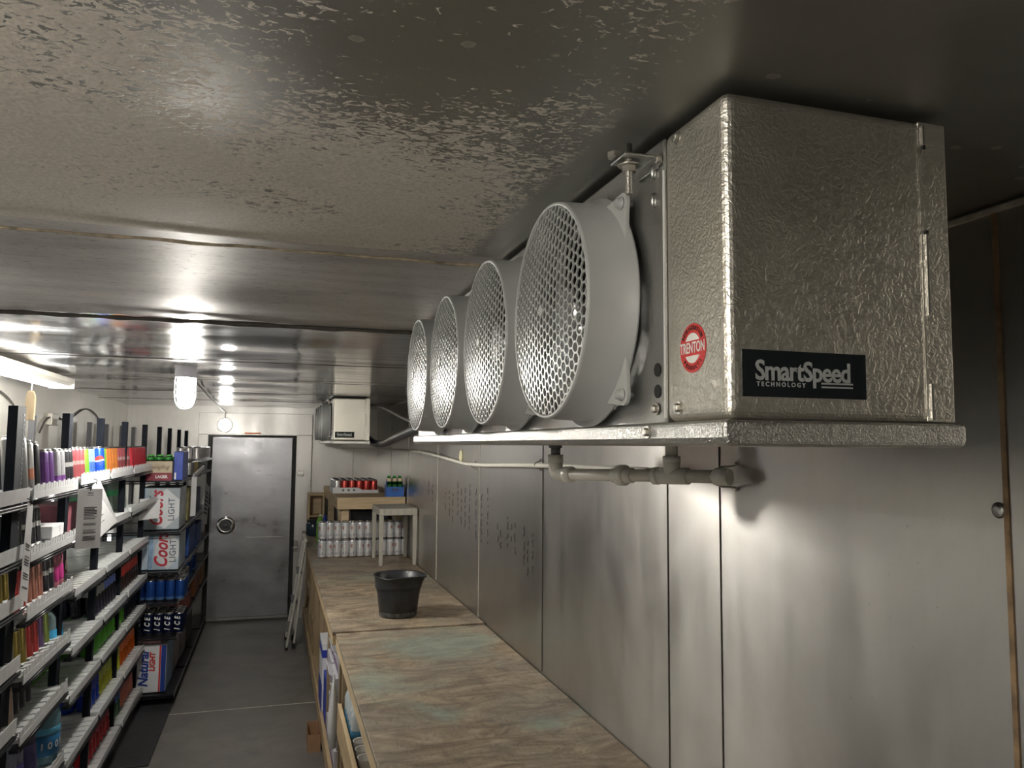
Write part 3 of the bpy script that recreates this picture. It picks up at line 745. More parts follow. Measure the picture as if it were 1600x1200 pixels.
# raised wooden shelf on the bench
x0, x1, y0, y1, zt = .520, 1.104, 6.80, 8.80, 1.395
t = thing('raised_wooden_shelf', 'raised pine shelf on the bench carrying the tray of red cans', 'shelf', (.8, 7.2, HC))
mb = MB().box((x0, y0, zt), (x1, y1, zt+.016)); obj('shelf_top', mb, M_pine_x, t, .001)
obj('front_rail', MB().box((x0, y0-.0005, zt-.085), (x1, y0+.036, zt-.0005)), M_pine_x, t, .002)
obj('side_rail', MB().box((x0+.0005, y0+.0365, zt-.085), (x0+.036, y1, zt-.0005)), M_pine_y, t, .002)
for x, y in ((.56, 6.87), (.60, 7.5), (1.03, 6.87), (1.03, 7.5), (.56, 7.2), (.56, 8.6)):
    obj('leg', MB().box((x, y, HC), (x+.065, y+.036, zt-.0005)), M_pine_x, t, .002)

# ------------------------------------------------------------------ drinks: one template of each kind, then copies
TEMPL = {}
USED = set()
def finish(key, root): register(root); TEMPL[key] = root; return root
def can_t(key, name, r, h, cols, lid=None, cat='can'):
    """cols: list of (height fraction, colour) from the bottom"""
    if key in TEMPL: return TEMPL[key]
    root = thing(name, 'x', cat)
    mats = [M_alu]; prof = [(r*.74, 0, 0), (r*.80, .004, 0), (r, .012, 0)]; z0 = .012; z1 = h*.90
    last = 0
    for i, (f, c) in enumerate(cols):
        mats.append(plain('can_%s_%d' % (key, i), c, .28, .55, .10, nscale=35)); mats_i = len(mats)-1
        prof.append((r*1.0001, z0+(z1-z0)*last+.0002, mats_i)); prof.append((r, z0+(z1-z0)*f, mats_i)); last = f
    k = len(mats)-1
    prof += [(r*.97, h*.93, k), (r*.84, h*.975, 0)]
    obj('can_body', MB().lathe(prof, 20, 0, cap=True), mats, root, absolute=False)
    obj('lid', MB().lathe([(r*.83, h*.975), (r*.85, h*.985), (r*.85, h), (r*.80, h), (r*.77, h*.985), (0, h*.985)], 20, 0, cap=False), M_alu if lid is None else lid, root, absolute=False)
    return finish(key, root)
def bottle_t(key, name, r, h, liquid, labc, capc, lab=(.42, .68), trans=.0, rough=.12, neck=.012, cat='bottle', shoulder=.72):
    if key in TEMPL: return TEMPL[key]
    root = thing(name, 'x', cat)
    ml = plain('bottle_%s' % key, liquid, rough, 0, .12, trans=trans, nscale=25)
    prof = [(r*.70, 0), (r*.92, .004), (r*.98, .02), (r*.90, h*.14), (r*.99, h*.2), (r*.97, lab[0]*h), (r*.96, lab[1]*h), (r, shoulder*h), (r*.8, h*.80), (neck*1.4, h*.90), (neck, h*.93), (neck, h*.96)]
    obj('bottle_body', MB().lathe(prof, 18, 0), ml, root, absolute=False)
    if labc is not None:
        obj('label_band', MB().lathe([(r*.985, lab[0]*h), (r*1.0, lab[0]*h+.001), (r*1.0, lab[1]*h-.001), (r*.985, lab[1]*h)], 18, 0, cap=False), plain('label_%s' % key, labc, .4, 0, .2, nscale=50), root, absolute=False)
    obj('cap', MB().lathe([(neck*1.12, h*.945), (neck*1.18, h*.95), (neck*1.18, h*.995), (neck*.9, h)], 14, 0), plain('cap_%s' % key, capc, .4, 0, .04), root, absolute=False)
    return finish(key, root)
def place(key, x, y, z, label, group=None, cat=None, tilt=0.0, rz=0.0):
    o = TEMPL[key]
    if key in USED: o = dup(o)
    else: USED.add(key)
    o.location = (x, y, z); o.rotation_euler = (0, tilt, rz)
    o['label'] = label
    if group: o['group'] = group
    if cat: o['category'] = cat
    return o
SIL = (.62, .62, .63)
can_t('red12', 'drink_can', .033, .122, [(1, (.38, .045, .035))])
can_t('pepsi', 'drink_can', .0345, .150, [(1, (.02, .10, .55))])
can_t('lime', 'drink_can', .0345, .150, [(1, (.25, .62, .06))])
can_t('lightblue', 'drink_can', .0345, .150, [(.5, (.10, .22, .65)), (1, (.35, .55, .85))])
can_t('orange12', 'drink_can', .0345, .150, [(1, (.75, .25, .06))])
can_t('cokered', 'drink_can', .0345, .150, [(1, (.62, .05, .07))])
can_t('pink12', 'drink_can', .0345, .150, [(.45, (.40, .10, .11)), (.6, (.60, .40, .40)), (1, (.52, .12, .14))])
can_t('silver12', 'drink_can', .033, .122, [(.35, (.55, .12, .10)), (.5, SIL), (1, (.66, .66, .66))])
can_t('rbull', 'energy_can', .0265, .168, [(.5, (.05, .08, .42)), (1, SIL)])
can_t('grey24', 'large_can', .042, .215, [(1, (.24, .24, .24))])
can_t('greyred', 'large_can', .036, .195, [(.2, (.3, .3, .3)), (.45, (.60, .25, .15)), (1, (.5, .5, .5))])
can_t('black24', 'large_can', .036, .19, [(1, (.03, .03, .035))])
can_t('purple', 'energy_can', .033, .158, [(.7, (.20, .08, .32)), (1, (.22, .12, .36))])
can_t('whitepurple', 'energy_can', .033, .158, [(.25, (.35, .14, .50)), (1, (.62, .62, .66))])
can_t('blackwhite', 'energy_can', .033, .158, [(.5, (.04, .04, .05)), (.65, (.6, .6, .6)), (1, (.07, .07, .08))])
can_t('blackgreen', 'energy_can', .033, .158, [(1, (.02, .025, .02))])
can_t('gold16', 'tall_can', .033, .158, [(1, (.36, .28, .07))])
can_t('red16', 'tall_can', .033, .158, [(1, (.50, .06, .06))])
can_t('peach16', 'tall_can', .033, .158, [(.6, (.55, .25, .19)), (1, (.42, .20, .16))])
can_t('silver16', 'tall_can', .033, .158, [(.7, (.5, .5, .5)), (1, (.6, .6, .6))])
can_t('green16', 'tall_can', .033, .158, [(1, (.32, .42, .12))])
can_t('purple16', 'tall_can', .033, .158, [(1, (.20, .13, .30))])
can_t('tan16', 'tall_can', .033, .158, [(1, (.42, .34, .28))])
can_t('blue16', 'tall_can', .033, .158, [(.15, (.10, .22, .45)), (1, (.015, .07, .30))])
can_t('icecan', 'tall_can', .033, .158, [(1, (.008, .015, .055))])
can_t('goldcan', 'drink_can', .033, .122, [(.5, (.5, .36, .10)), (1, (.60, .45, .16))])
can_t('whitecan', 'drink_can', .033, .122, [(1, (.66, .64, .64))])
can_t('greycan', 'drink_can', .033, .122, [(1, (.33, .33, .33))])
bottle_t('sprite', 'soda_bottle', .036, .22, (.30, .38, .33), (.05, .34, .13), (.15, .4, .2), trans=.4, lab=(.45, .62))
bottle_t('cola', 'soda_bottle', .036, .22, (.025, .012, .012), (.60, .05, .04), (.05, .05, .05))
bottle_t('colasilver', 'soda_bottle', .036, .21, (.012, .012, .022), (.32, .33, .34), (.02, .02, .02), lab=(.50, .72))
bottle_t('colablue', 'soda_bottle', .036, .21, (.012, .012, .022), (.16, .26, .72), (.02, .02, .02), lab=(.50, .72))
bottle_t('greenbot', 'soda_bottle', .037, .21, (.10, .42, .03), None, (.1, .45, .05), trans=.2)
bottle_t('orangebot', 'soda_bottle', .038, .21, (.80, .16, .02), (.75, .20, .08), (.7, .2, .05), trans=.1)
bottle_t('yellowbot', 'sports_bottle', .040, .20, (.50, .55, .04), (.38, .44, .10), (.35, .3, .05), trans=.2)
bottle_t('bluebot', 'sports_bottle', .040, .20, (.02, .06, .45), (.03, .05, .30), (.02, .03, .2), trans=.2)
bottle_t('navybot', 'sports_bottle', .040, .20, (.08, .10, .16), (.10, .12, .2), (.05, .05, .08), trans=.2)
bottle_t('redbot', 'soda_bottle', .040, .20, (.45, .02, .03), (.35, .05, .07), (.4, .05, .05), trans=.1)
bottle_t('salmonbot', 'soda_bottle', .040, .20, (.62, .20, .13), (.5, .16, .12), (.6, .2, .1), trans=.1)
bottle_t('darkgreen', 'soda_bottle', .040, .20, (.04, .12, .05), (.05, .14, .4), (.02, .05, .02))
bottle_t('pinkbot', 'juice_bottle', .034, .18, (.50, .16, .22), (.58, .04, .26), (.5, .1, .2), lab=(.15, .5), trans=.2)
bottle_t('goldbot', 'juice_bottle', .034, .18, (.55, .30, .06), (.80, .28, .08), (.6, .3, .1), lab=(.2, .45), trans=.2)
bottle_t('darkjuice', 'juice_bottle', .034, .18, (.06, .05, .04), (.6, .58, .55), (.6, .5, .1), lab=(.15, .4))
bottle_t('redjuice', 'juice_bottle', .034, .18, (.42, .07, .05), (.66, .45, .4), (.6, .1, .08), lab=(.15, .4))
bottle_t('sportblue', 'sports_bottle', .040, .23, (.35, .50, .52), (.05, .38, .68), (.05, .35, .6), lab=(.1, .5), trans=.5)
bottle_t('clearbot', 'water_bottle', .038, .22, (.72, .76, .86), (.12, .10, .42), (.8, .8, .85), lab=(.25, .5), trans=.75, rough=.06)
bottle_t('purplewater', 'water_bottle', .036, .25, (.05, .05, .10), (.06, .05, .16), (.05, .05, .08), lab=(.2, .6))
bottle_t('water1', 'water_bottle', .033, .205, (.70, .76, .78), (.05, .20, .34), (.85, .86, .86), lab=(.28, .46), trans=.35, rough=.10)
bottle_t('beergreen', 'beer_bottle', .030, .225, (.03, .16, .04), (.62, .52, .36), (.05, .35, .08), lab=(.73, .88), neck=.0125, shoulder=.58)
bottle_t('beerlite', 'beer_bottle', .027, .20, (.015, .03, .015), (.04, .30, .05), (.12, .55, .10), lab=(.80, .90), neck=.0125, shoulder=.58)

# ---- stacked white cans: two layers, the upper on the lower
PC = .0635
can_t('white_slim', 'tall_can', .0312, .151, [(.25, (.64, .64, .645)), (.9, (.74, .74, .75)), (1, (.64, .66, .70))])
root = TEMPL['white_slim']
# small printed marks on the front of the can
for a0, z0, z1, wd in ((-1.85, .085, .112, .28), (-1.30, .03, .05, .18)):
    mk = MB()
    pts = [(.0315*math.cos(a0+wd*(q/6-.5)*2), .0315*math.sin(a0+wd*(q/6-.5)*2)) for q in range(7)]
    mk.add([(x, y, z0) for x, y in pts]+[(x, y, z1) for x, y in pts], [(q, q+1, q+8, q+7) for q in range(6)], 0 if z0 > .05 else 1)
    obj('printed_mark', mk, [plain('maroon_print', (.42, .24, .22), .4), plain('blue_print', (.36, .38, .46), .4)], root, absolute=False); register(root)
def ordn(k, n):
    W = ['leftmost', 'second', 'third', 'fourth', 'fifth', 'sixth', 'seventh', 'eighth', 'ninth', 'tenth', 'eleventh', 'twelfth']
    if n == 1: return ''
    if k == 0: return 'leftmost'
    if k == n-1: return 'rightmost'
    if n == 3: return 'middle one'
    return W[k]+' from left'
for row in range(2):
    for k in range(12):
        for lay in range(2):
            x = .396+k*PC
            if row == 1 and k > 9: continue
            y = 6.735+row*PC+.001*(k % 3)
            if row == 0: place('white_slim', x, y-.015, HC+lay*.1515, 'white tall can in the front rank on the bench, %s layer, %s' % ('lower' if lay == 0 else 'upper', ordn(k, 12)), 'white tall cans stacked on the bench', rz=random.uniform(-.9, 1.6))
            else: place('white_slim', x, y-.014, HC+lay*.1515, 'white tall can in the rank behind the front one on the bench, %s layer' % ('lower' if lay == 0 else 'upper'), 'white tall cans in the second rank')
# ---- tray of red cans on the raised shelf
tx0, tx1, ty0, ty1, tz = .521, .945, 7.40, 7.89, 1.4115
t = thing('can_tray', 'white printed cardboard tray holding the red cans on the raised shelf', 'tray', (.73, 7.6, tz))
mb = MB(); mb.box((tx0, ty0, tz), (tx1, ty1, tz+.003)); mb.box((tx0, ty1-.003, tz+.003), (tx1, ty1, tz+.035)); mb.box((tx0, ty0+.003, tz+.003), (tx0+.003, ty1-.003, tz+.05)); mb.box((tx1-.003, ty0+.003, tz+.003), (tx1, ty1-.003, tz+.035))
mb.prism([(tx0, tz+.0031), (tx1, tz+.0031), (tx1, tz+.030), (tx0+.27, tz+.030), (tx0+.23, tz+.052), (tx0, tz+.052)], lambda u, v, d_: (u, d_, v), ty0, ty0+.003)
obj('tray_walls', mb, M_paper, t)
mb = MB()
for k in range(3): mb.box((tx0+.085+k*.05, ty0-.0008, tz+.018), (tx0+.105+k*.05, ty0, tz+.038))
obj('tray_print', mb, M_greypost, t)
for r_ in range(7):
    for k in range(6):
        x, y, z = tx0+.041+k*.0683, ty0+.040+r_*.0680, tz+.0032
        if k == 0: place('silver12', x, y, z, 'silver and red drink can along the left edge of the white tray' if r_ else 'silver and red drink can at the front left corner of the white tray', 'silver cans in the tray')
        else: place('red12', x, y, z, ('dark red drink can in the front rank of the white tray, %s' % ordn(k-1, 5)) if r_ == 0 else 'dark red drink can further back in the white tray', 'red cans in the front of the tray' if r_ == 0 else 'red cans further back in the tray')
# ---- blue six-pack of bottles
cx0, cy0, cz = .945, 6.84, 1.4115
t = thing('bottle_carrier', 'blue cardboard six-pack carrier of green bottles at the right end of the raised shelf', 'bottle carrier', (cx0+.07, cy0+.05, cz))
mb = MB(); w_, d_, h_ = .150, .105, .085
Mblue = plain('blue_carton', (.03, .13, .45), .5, 0, .06)
mb.box((cx0, cy0, cz), (cx0+w_, cy0+.002, cz+h_)); mb.box((cx0, cy0+d_+.028, cz), (cx0+w_, cy0+d_+.030, cz+h_)); mb.box((cx0, cy0+.002, cz), (cx0+.002, cy0+d_+.028, cz+h_+.02)); mb.box((cx0+w_-.002, cy0+.002, cz), (cx0+w_, cy0+d_+.028, cz+h_+.02)); mb.box((cx0+.002, cy0+.002, cz), (cx0+w_-.002, cy0+d_+.028, cz+.002))
obj('carton', mb, Mblue, t)
obj('divider', MB().box((cx0+.004, cy0+.0665, cz+.003), (cx0+w_-.004, cy0+.0685, cz+.155)), Mblue, t)
text('lettering', 'LAGER', .030, frame((cx0+w_/2, cy0-.0006, cz+.058), (1, 0, 0), (0, 0, 1)), M_marker, t, offset=.0008, label='dark wordmark on the blue carton') if False else None
mb = MB().box((cx0+.035, cy0-.0008, cz+.046), (cx0+.115, cy0, cz+.049)); mb.box((cx0+.045, cy0-.0008, cz+.055), (cx0+.105, cy0, cz+.072)); obj('carton_print', mb, [plain('dull_print', (.05, .06, .14), .5)], t)
for a in range(2):
    for k in range(3): place('beergreen', cx0+.027+k*.048-.002*0, cy0+.0335+a*.068, cz+.0022, 'green beer bottle with cream neck label in the blue carrier', 'green bottles in the blue carrier').scale = (.73, .9, .80)

# ---- odds and ends at the far end of the bench
t = thing('dark_jar', 'dark squat jar at the far left corner of the bench', 'jar', (.40, 8.35, HC))
obj('jar_body', MB().lathe([(.05, HC), (.072, HC+.02), (.075, HC+.12), (.06, HC+.15)], 24, 0, Matrix.Translation((.40, 8.35, 0))), plain('dark_jar', (.03, .05, .07), .2), t)
obj('jar_rim', MB().lathe([(.062, HC+.148), (.066, HC+.15), (.066, HC+.168), (.055, HC+.17)], 24, 0, Matrix.Translation((.40, 8.35, 0))), M_dark, t)
for x, y, c, cc, nm in ((  .475, 7.70, (.02, .04, .25), (.03, .05, .35), 'dark blue spray bottle behind the white cans on the bench'), (.435, 7.8, (.15, .35, .05), (.7, .75, .6), 'green bottle with pale cap behind the white cans on the bench')):
    k_ = 'odd%.2f' % x; bottle_t(k_, 'cleaning_bottle', .035, .27, c, None, cc); place(k_, x, y, HC, nm)
t = thing('wooden_crate', 'small open wooden crate standing on end at the far end of the bench', 'crate', (.52, 8.55, HC))
mb = MB(); x0, x1, y0, y1, z0, z1 = .345, .515, 8.50, 8.75, HC, 1.32
mb.box((x0, y0, z0), (x0+.02, y1, z1)); mb.box((x1-.02, y0, z0), (x1, y1, z1)); mb.box((x0, y0, z1), (x1, y1, z1+.02)); mb.box((x0+.02, y1-.01, z0), (x1-.02, y1, z1)); obj('crate_boards', mb, M_pine_x, t)
obj('crate_shelf', MB().box((x0+.0205, y0+.01, z0+.18), (x1-.0205, y1-.011, z0+.195)), M_pine_x, t)
tag(obj('black_case', MB().box((.66, 7.05, HC), (1.0, 7.40, 1.28)), M_black, None, .012), 'black case under the raised pine shelf behind the white cans', 'case')
tag(obj('coiled_hose', MB().tube([(.80+.13*math.cos(k*.5), 6.93+.07*math.sin(k*.5), HC+.01+.01*k) for k in range(26)], .008, 6), M_black), 'black coiled hose under the raised shelf behind the white cans', 'hose')

# ---- aluminium step ladder leaning beside the bench
t = thing('step_ladder', 'folded aluminium step ladder leaning against the left side of the far bench', 'ladder', (.2, 7.6, ZF))
def rail(a, b_, nm='rail', w_=.036): return obj(nm, MB().beam(a, b_, w_, .018, 0, (1, 0, 0)), M_alu_dull, t, .002)
M_alu_dull = plain('dull_aluminium', (.66, .64, .58), .42, .0, .1)
ft = [((.150, 7.55, ZF+.03), (.285, 7.40, .97)), ((.150, 7.95, ZF+.03), (.285, 7.80, .97))]
for a, b_ in ft: rail(a, b_)
bk = [((.215, 7.60, ZF+.03), (.288, 7.44, .88)), ((.215, 7.92, ZF+.03), (.288, 7.76, .88))]
for a, b_ in bk: rail(a, b_, 'rear_rail', .02)
for f_ in (.15, .42, .70):
    a = Vector(ft[0][0]).lerp(Vector(ft[0][1]), f_); b_ = Vector(ft[1][0]).lerp(Vector(ft[1][1]), f_)
    obj('tread', MB().beam(a+Vector((0, .018, 0)), b_-Vector((0, .018, 0)), .05, .012, 0, (0, 0, 1)), M_greypost, t, .002)
for a, b_ in ft+bk: obj('rubber_foot', MB().beam(Vector(a)-Vector((0, 0, .028)), Vector(a)+Vector((0, 0, .02)), .036, .028, 0, (1, 0, 0)), M_dark, t, .003)
obj('top_cap', MB().beam((.286, 7.38, .985), (.286, 7.82, .985), .03, .03), M_alu_dull, t, .004)

# ---- cartons and bottles below the benches
def carton(name, lo, hi, m_, label, cat='box', group=None, prints=(), flap=False):
    t = thing(name, label, cat, ((lo[0]+hi[0])/2, (lo[1]+hi[1])/2, lo[2]), group)
    obj('carton', MB().box(lo, hi), m_, t, .004)
    for (a, b_, mm_) in prints: obj('printed_band', MB().box(a, b_), mm_, t)
    return t
M_cw = plain('white_purple_carton', (.50, .49, .53), .5, 0, .15, nscale=12)
M_cp = plain('purple_print', (.16, .10, .20), .5, 0, .3)
M_cb = plain('blue_print_strong', (.03, .06, .42), .5)
for s_, (y0, nm) in enumerate(((4.32, 'front'), (4.66, 'rear'))):
    for k in range(5):
        z = .1155+k*.126; xo = .345+.012*((k*7+s_*3) % 3)
        wh = ('lowest', 'second from the bottom', 'middle one', 'second from the top', 'topmost')[k]
        t = thing('drink_carton', 'white and purple drink carton under the bench, %s of %s stack' % (wh, nm), 'box', (xo+.13, y0+.15, z), 'white and purple cartons under the far bench')
        obj('carton', MB().box((xo, y0, z), (xo+.27, y0+.30, z+.122)), M_cw, t, .003)
        obj('printed_band', MB().box((xo-.001, y0+.01, z+.02), (xo, y0+.29, z+.055)), M_cp, t)
        obj('printed_end', MB().box((xo+.03, y0-.001, z+.03), (xo+.12, y0, z+.09)), M_cp, t)
        # raised lid flap
        if s_ == 0 and k > 1: obj('flap', MB().prism([(xo-.002, z+.119), (xo-.030, z+.145), (xo-.032, z+.143), (xo-.002, z+.116)], lambda u, v, d_: (u, d_, v), y0+.005, y0+.295), M_paper, t)
carton('tall_carton', (.335, 5.30, .1155), (.50, 5.62, .56), M_paper, 'tall white carton with a blue band under the far bench', prints=(((.334, 5.299, .47), (.501, 5.621, .52), M_cb), ((.334, 5.299, .12), (.336, 5.621, .30), M_cb)))
carton('tall_carton', (.345, 5.10, .1155), (.50, 5.28, .40), M_cb, 'plain blue carton in front of the tall white carton under the far bench')
t = thing('cardboard_tray', 'small open brown cardboard box poking out below the far bench', 'box', (.30, 5.5, .13))
x0, x1, y0, y1, z0, z1 = .285, .333, 5.15, 5.60, .02, .115
mb = MB(); x0, x1, z0, z1 = .245, .322, .05, .155; y0, y1 = 5.05, 5.30
mb.box((x0, y0, z0), (x1, y1, z0+.003)); mb.box((x0, y0, z0+.003), (x0+.003, y1, z1)); mb.box((x1-.003, y0, z0+.003), (x1, y1, z1)); mb.box((x0+.003, y0, z0+.003), (x1-.003, y0+.003, z1)); mb.box((x0+.003, y1-.003, z0+.003), (x1-.003, y1, z1))
mb.v = [(x, y, z-.05+ZF) for x, y, z in mb.v]
obj('tray_walls', mb, M_card, t)
t = thing('white_bag', 'crumpled white plastic bag hanging by the post under the near bench', 'bag', (.36, 4.15, .5))
mb = MB().lathe([(0, .30), (.03, .31), (.045, .40), (.035, .52), (.02, .62), (.008, .68)], 14, 0, Matrix.Translation((.325, 4.14+.05, 0)) @ Matrix.Diagonal((.6, 1, 1, 1)))
rnd = random.Random(3); mb.v = [(x+rnd.uniform(-.003, .003), y+rnd.uniform(-.006, .006), z) for x, y, z in mb.v]; obj('bag_film', mb, M_paper, t)
for k in range(6):
    for q in range(2):
        y = 3.84-k*.072; x = (.378 if k else .45)+q*.07
        place('water1', x, y, .5455, 'clear water bottle with a blue label under the near bench, %s row, %s from far' % (('outer', 'inner')[q], ('first', 'second', 'third', 'fourth', 'fifth', 'sixth')[k]), 'water bottles under the near bench')
Mring = plain('translucent_ring', (.62, .60, .55), .4)
for k in range(3):
    y = 3.37-k*.09
    t = thing('plastic_cup', 'pale plastic cup on the shelf under the near bench behind the board', 'cup', (.382, y, .5455), 'plastic cups under the near bench')
    obj('cup_wall', MB().lathe([(.026, .5455), (.036, .63), (.038, .632), (.034, .63), (.024, .549), (0, .549)], 20, 0, Matrix.Translation((.384, y, 0)), cap=False), Mring, t)

# thin black sheets laid on the floor along the shelves
for y0, y1, lb in ((5.1, 6.6, 'thin black sheet on the floor below the beer cartons'), (6.63, 7.55, 'thin black sheet on the floor below the far shelves'), (7.6, 8.85, 'thin black sheet on the floor by the left side of the metal door')):
    tag(obj('floor_sheet', MB().box((-1.25, y0, ZF), (-.66, y1, ZF+.012)), M_floor_sheet, None, .004), lb, 'mat', 'black sheets under the shelves')

# ------------------------------------------------------------------ shelving on the left
TILT = R(5.0)
LV = {0: [1.70, 1.50, 1.325, 1.105, .885, .60, .30], 1: [1.705, 1.475, 1.262, 1.035, .818, .52, .25],
      2: [1.72, 1.46, 1.215, .952, .740, .455, .165]}
LC = [1.615, 1.245, .955, .735, .495, .085]
ORD = ['nearest, cut by the frame', 'second from the viewpoint', 'third from the viewpoint', 'fourth from the viewpoint', 'fifth from the viewpoint',
       'first deep bay holding the beer cartons', 'second deep bay', 'third deep bay', 'last deep bay beside the metal door']
racks = []
for k in range(9):
    y0, y1 = PY[k], PY[k+1]
    t = thing('shelving_bay', 'tall cooler shelving bay with black posts, '+ORD[k], 'shelving', (-1.15, (y0+y1)/2, ZF), 'cooler shelving bays')
    racks.append(t)
    pr = [(-.915, y0, M_blackpost, 2.0, {0: .05, 1: .10, 2: .06}.get(k, .042)), (-1.43, y0, M_greypost, 2.03, .04)]
    if k == 8: pr += [(-.915, y1-.0, M_blackpost, 2.0, .04), (-1.43, y1, M_greypost, 2.03, .04)]
    for (px, py, mm_, zt, wd) in pr:
        obj('post', MB().box((px-.016, py-wd/2, ZF+(.0125 if py > 5.05 else 0)), (px+.016, py+wd/2, zt)), mm_, t, .002)
    if k in (0, 1):   # slot column on the nearest post
        mb = MB()
        for q in range(24): mb.box((-.8985, y0+.020, 1.55+q*.018), (-.8975, y0+.028, 1.558+q*.018))
        obj('post_slots', mb, M_chrome if k == 0 else M_greypost, t)
    deep = k >= 5
    xf = -.65 if deep else -.856
    lv = LC+[1.735] if (deep and k >= 7) else (LC if deep else LV[min(k, 2)])
    for li, z in enumerate(lv):
        ti_ = 0 if deep else TILT
        a, b_ = y0+.026, y1-.026
        xb = -1.40
        def pt(x, y, dz): return (x, y, z-(.023 if deep else .024)+dz+(x-xf)*math.tan(ti_))
        mb = MB()
        vs = [pt(xb, a, -.012), pt(xf, a, -.012), pt(xf, b_, -.012), pt(xb, b_, -.012), pt(xb, a, 0), pt(xf, a, 0), pt(xf, b_, 0), pt(xb, b_, 0)]
        mb.add(vs, [(3, 2, 1, 0), (4, 5, 6, 7), (0, 1, 5, 4), (1, 2, 6, 5), (2, 3, 7, 6), (3, 0, 4, 7)])
        sh = obj('shelf', mb, M_wire if (deep and li != 6) else M_shelf, t)
        # lane ribs of the track
        if not deep:
            mb = MB(); n_ = 9
            for q in range(n_+1):
                y = a+.004+(b_-a-.008)*q/n_
                mb.beam(pt(xf-.01, y, .002), pt(xb+.01, y, .002), .003, .004)
            obj('lane_ribs', mb, M_lip, sh)
            # low lip with a row of tabs, over a black wire edge
            mb = MB(); mb.box((xf, a, z-.048), (xf+.004, b_, z-.020))
            for q in range(n_*2 if (li == 0 or k <= 1) else 0):
                y = a+(b_-a)*q/(n_*2)
                mb.box((xf, y+.003, z-.0201), (xf+.003, y+(b_-a)/(n_*2)-.003, z+.002+(.005 if q % 2 else 0)))
            if not (li == 0 or k <= 1): mb = MB().box((xf, a, z-.048), (xf+.004, b_, z-.012))
            if k == 0: mb = MB().box((xf, a, z-.045), (xf+.004, b_, z+.004))
            obj('retaining_lip', mb, M_lip, sh)
            mb = MB().tube([(xf+.006, a, z-.056), (xf+.006, b_, z-.056)], .004, 6); mb.tube([(xf+.006, a, z-.066), (xf+.006, b_, z-.066)], .003, 6)
            mb.box((xf-.03, a, z-.072), (xf-.0, b_, z-.0585))
            obj('wire_edge', mb, M_wire, sh)
        else:
            mb = MB().box((xf, a, z-.038), (xf+.004, b_, z-.018)); obj('retaining_lip', mb, M_lip if li == 6 else M_greypost, sh)
            mb = MB().tube([(xf+.004, a, z-.044), (-1.38, a, z-.044)], .005, 6); obj('wire_edge', mb, M_wire, sh)

def lane(key, y, z, x0, n, label, group, pitch=None, xf=-.856, deep=False, rank=None):
    """a lane of n drinks one behind the other toward the glass door; x0 = distance of the first behind the lip"""
    root = TEMPL[key]
    r_ = max(v_.co.x for v_ in root.children[0].data.vertices) if key not in RAD else RAD[key]
    RAD[key] = r_
    for q in range(n):
        x = xf-x0-r_-q*(2*r_+.002)
        if deep: zz = z-.023; tl = 0
        else: zz = z-.024+(x-xf)*math.tan(TILT)+.0015+r_*math.tan(TILT)*.75; tl = -TILT
        place(key, x, y, zz, label if q == 0 else label+', behind', group, None, tl)
RAD = {}
def rowof(key, ys, z, x0, n, label, group, **kw):
    for i, y in enumerate(ys):
        o_ = ordn(i, len(ys)); lane(key, y, z, x0, n, label+(', '+o_ if o_ else ''), group, **kw)
def fr(a, b_, p):
    out = []; y = a
    while y <= b_+1e-6: out.append(y); y += p
    return out
A = LV[1]; B = LV[2]; Z0 = LV[0]
# top shelf
rowof('rbull', [2.80, 2.88], Z0[0], .02, 1, 'slim silver and dark blue energy can on the top shelf', 'slim energy cans')
rowof('grey24', [3.32], A[0], .03, 1, 'large plain grey can on the top shelf right of the wide black post', None)
rowof('greyred', [3.40], A[0], .03, 1, 'large grey can with a rust-red patch on the top shelf', None)
rowof('black24', [3.48], A[0], .03, 2, 'large black can on the top shelf between grey and purple cans', 'large black cans on the top shelf')
rowof('purple', [3.565, 3.635], A[0], .02, 2, 'purple energy can on the top shelf below the second black post', 'purple cans on the top shelf')
rowof('whitepurple', [3.705, 3.775], A[0], .01, 2, 'white energy can with purple base on the top shelf', 'white and purple cans on the top shelf')
rowof('blackwhite', [3.845, 3.912], A[0], .01, 2, 'black and white energy can on the top shelf', 'black and white cans on the top shelf')
rowof('pink12', [4.02, 4.10, 4.18], B[0], .02, 2, 'pinkish red soda can on the top shelf', 'pink-red cans on the top shelf')
rowof('lime', [4.27], B[0], .02, 2, 'lime green soda can on the top shelf left of the blue cans', 'lime cans on the top shelf')
rowof('lightblue', [4.35, 4.43, 4.50], B[0], .04, 2, 'light blue soda can on the top shelf among the bright soda cans', 'light blue cans on the top shelf')
pep = place('pepsi', -.900, 4.575, B[0]-.024+.001, 'royal blue soda can with red, white and blue globe on the top shelf', None, None, -TILT)
gl = MB()
for q, (lo, hi, mi_) in enumerate(((-1, -.12, 1), (-.12, .12, 2), (.12, 1, 0))):
    for a_ in range(14):
        for b2 in range(6):
            def P_(u, v_): 
                rr = .026; z_ = v_*rr; wd = math.sqrt(max(0, 1-v_*v_))*rr; x_ = -wd+2*wd*u
                ang = R(-58)+x_/.0345; return (.0349*math.cos(ang), .0349*math.sin(ang), .075+z_)
            def V_(u, s_): 
                wob = .10*math.sin((u-.5)*PI*1.6)
                l_ = max(-.98, lo+wob) if lo > -1 else -.98; h_ = min(.98, hi+wob) if hi < 1 else .98
                return l_+(h_-l_)*s_
            u0, u1, s0, s1 = a_/14, (a_+1)/14, b2/6, (b2+1)/6
            gl.add([P_(u0, V_(u0, s0)), P_(u1, V_(u1, s0)), P_(u1, V_(u1, s1)), P_(u0, V_(u0, s1))], [(0, 1, 2, 3)], mi_)
obj('globe_emblem', gl, [M_red, plain('deep_blue_print', (.02, .06, .40), .4), M_white], pep, absolute=False)
rowof('pepsi', [4.50], B[0], .14, 1, 'blue soda can on the top shelf behind the globe-marked one', None)
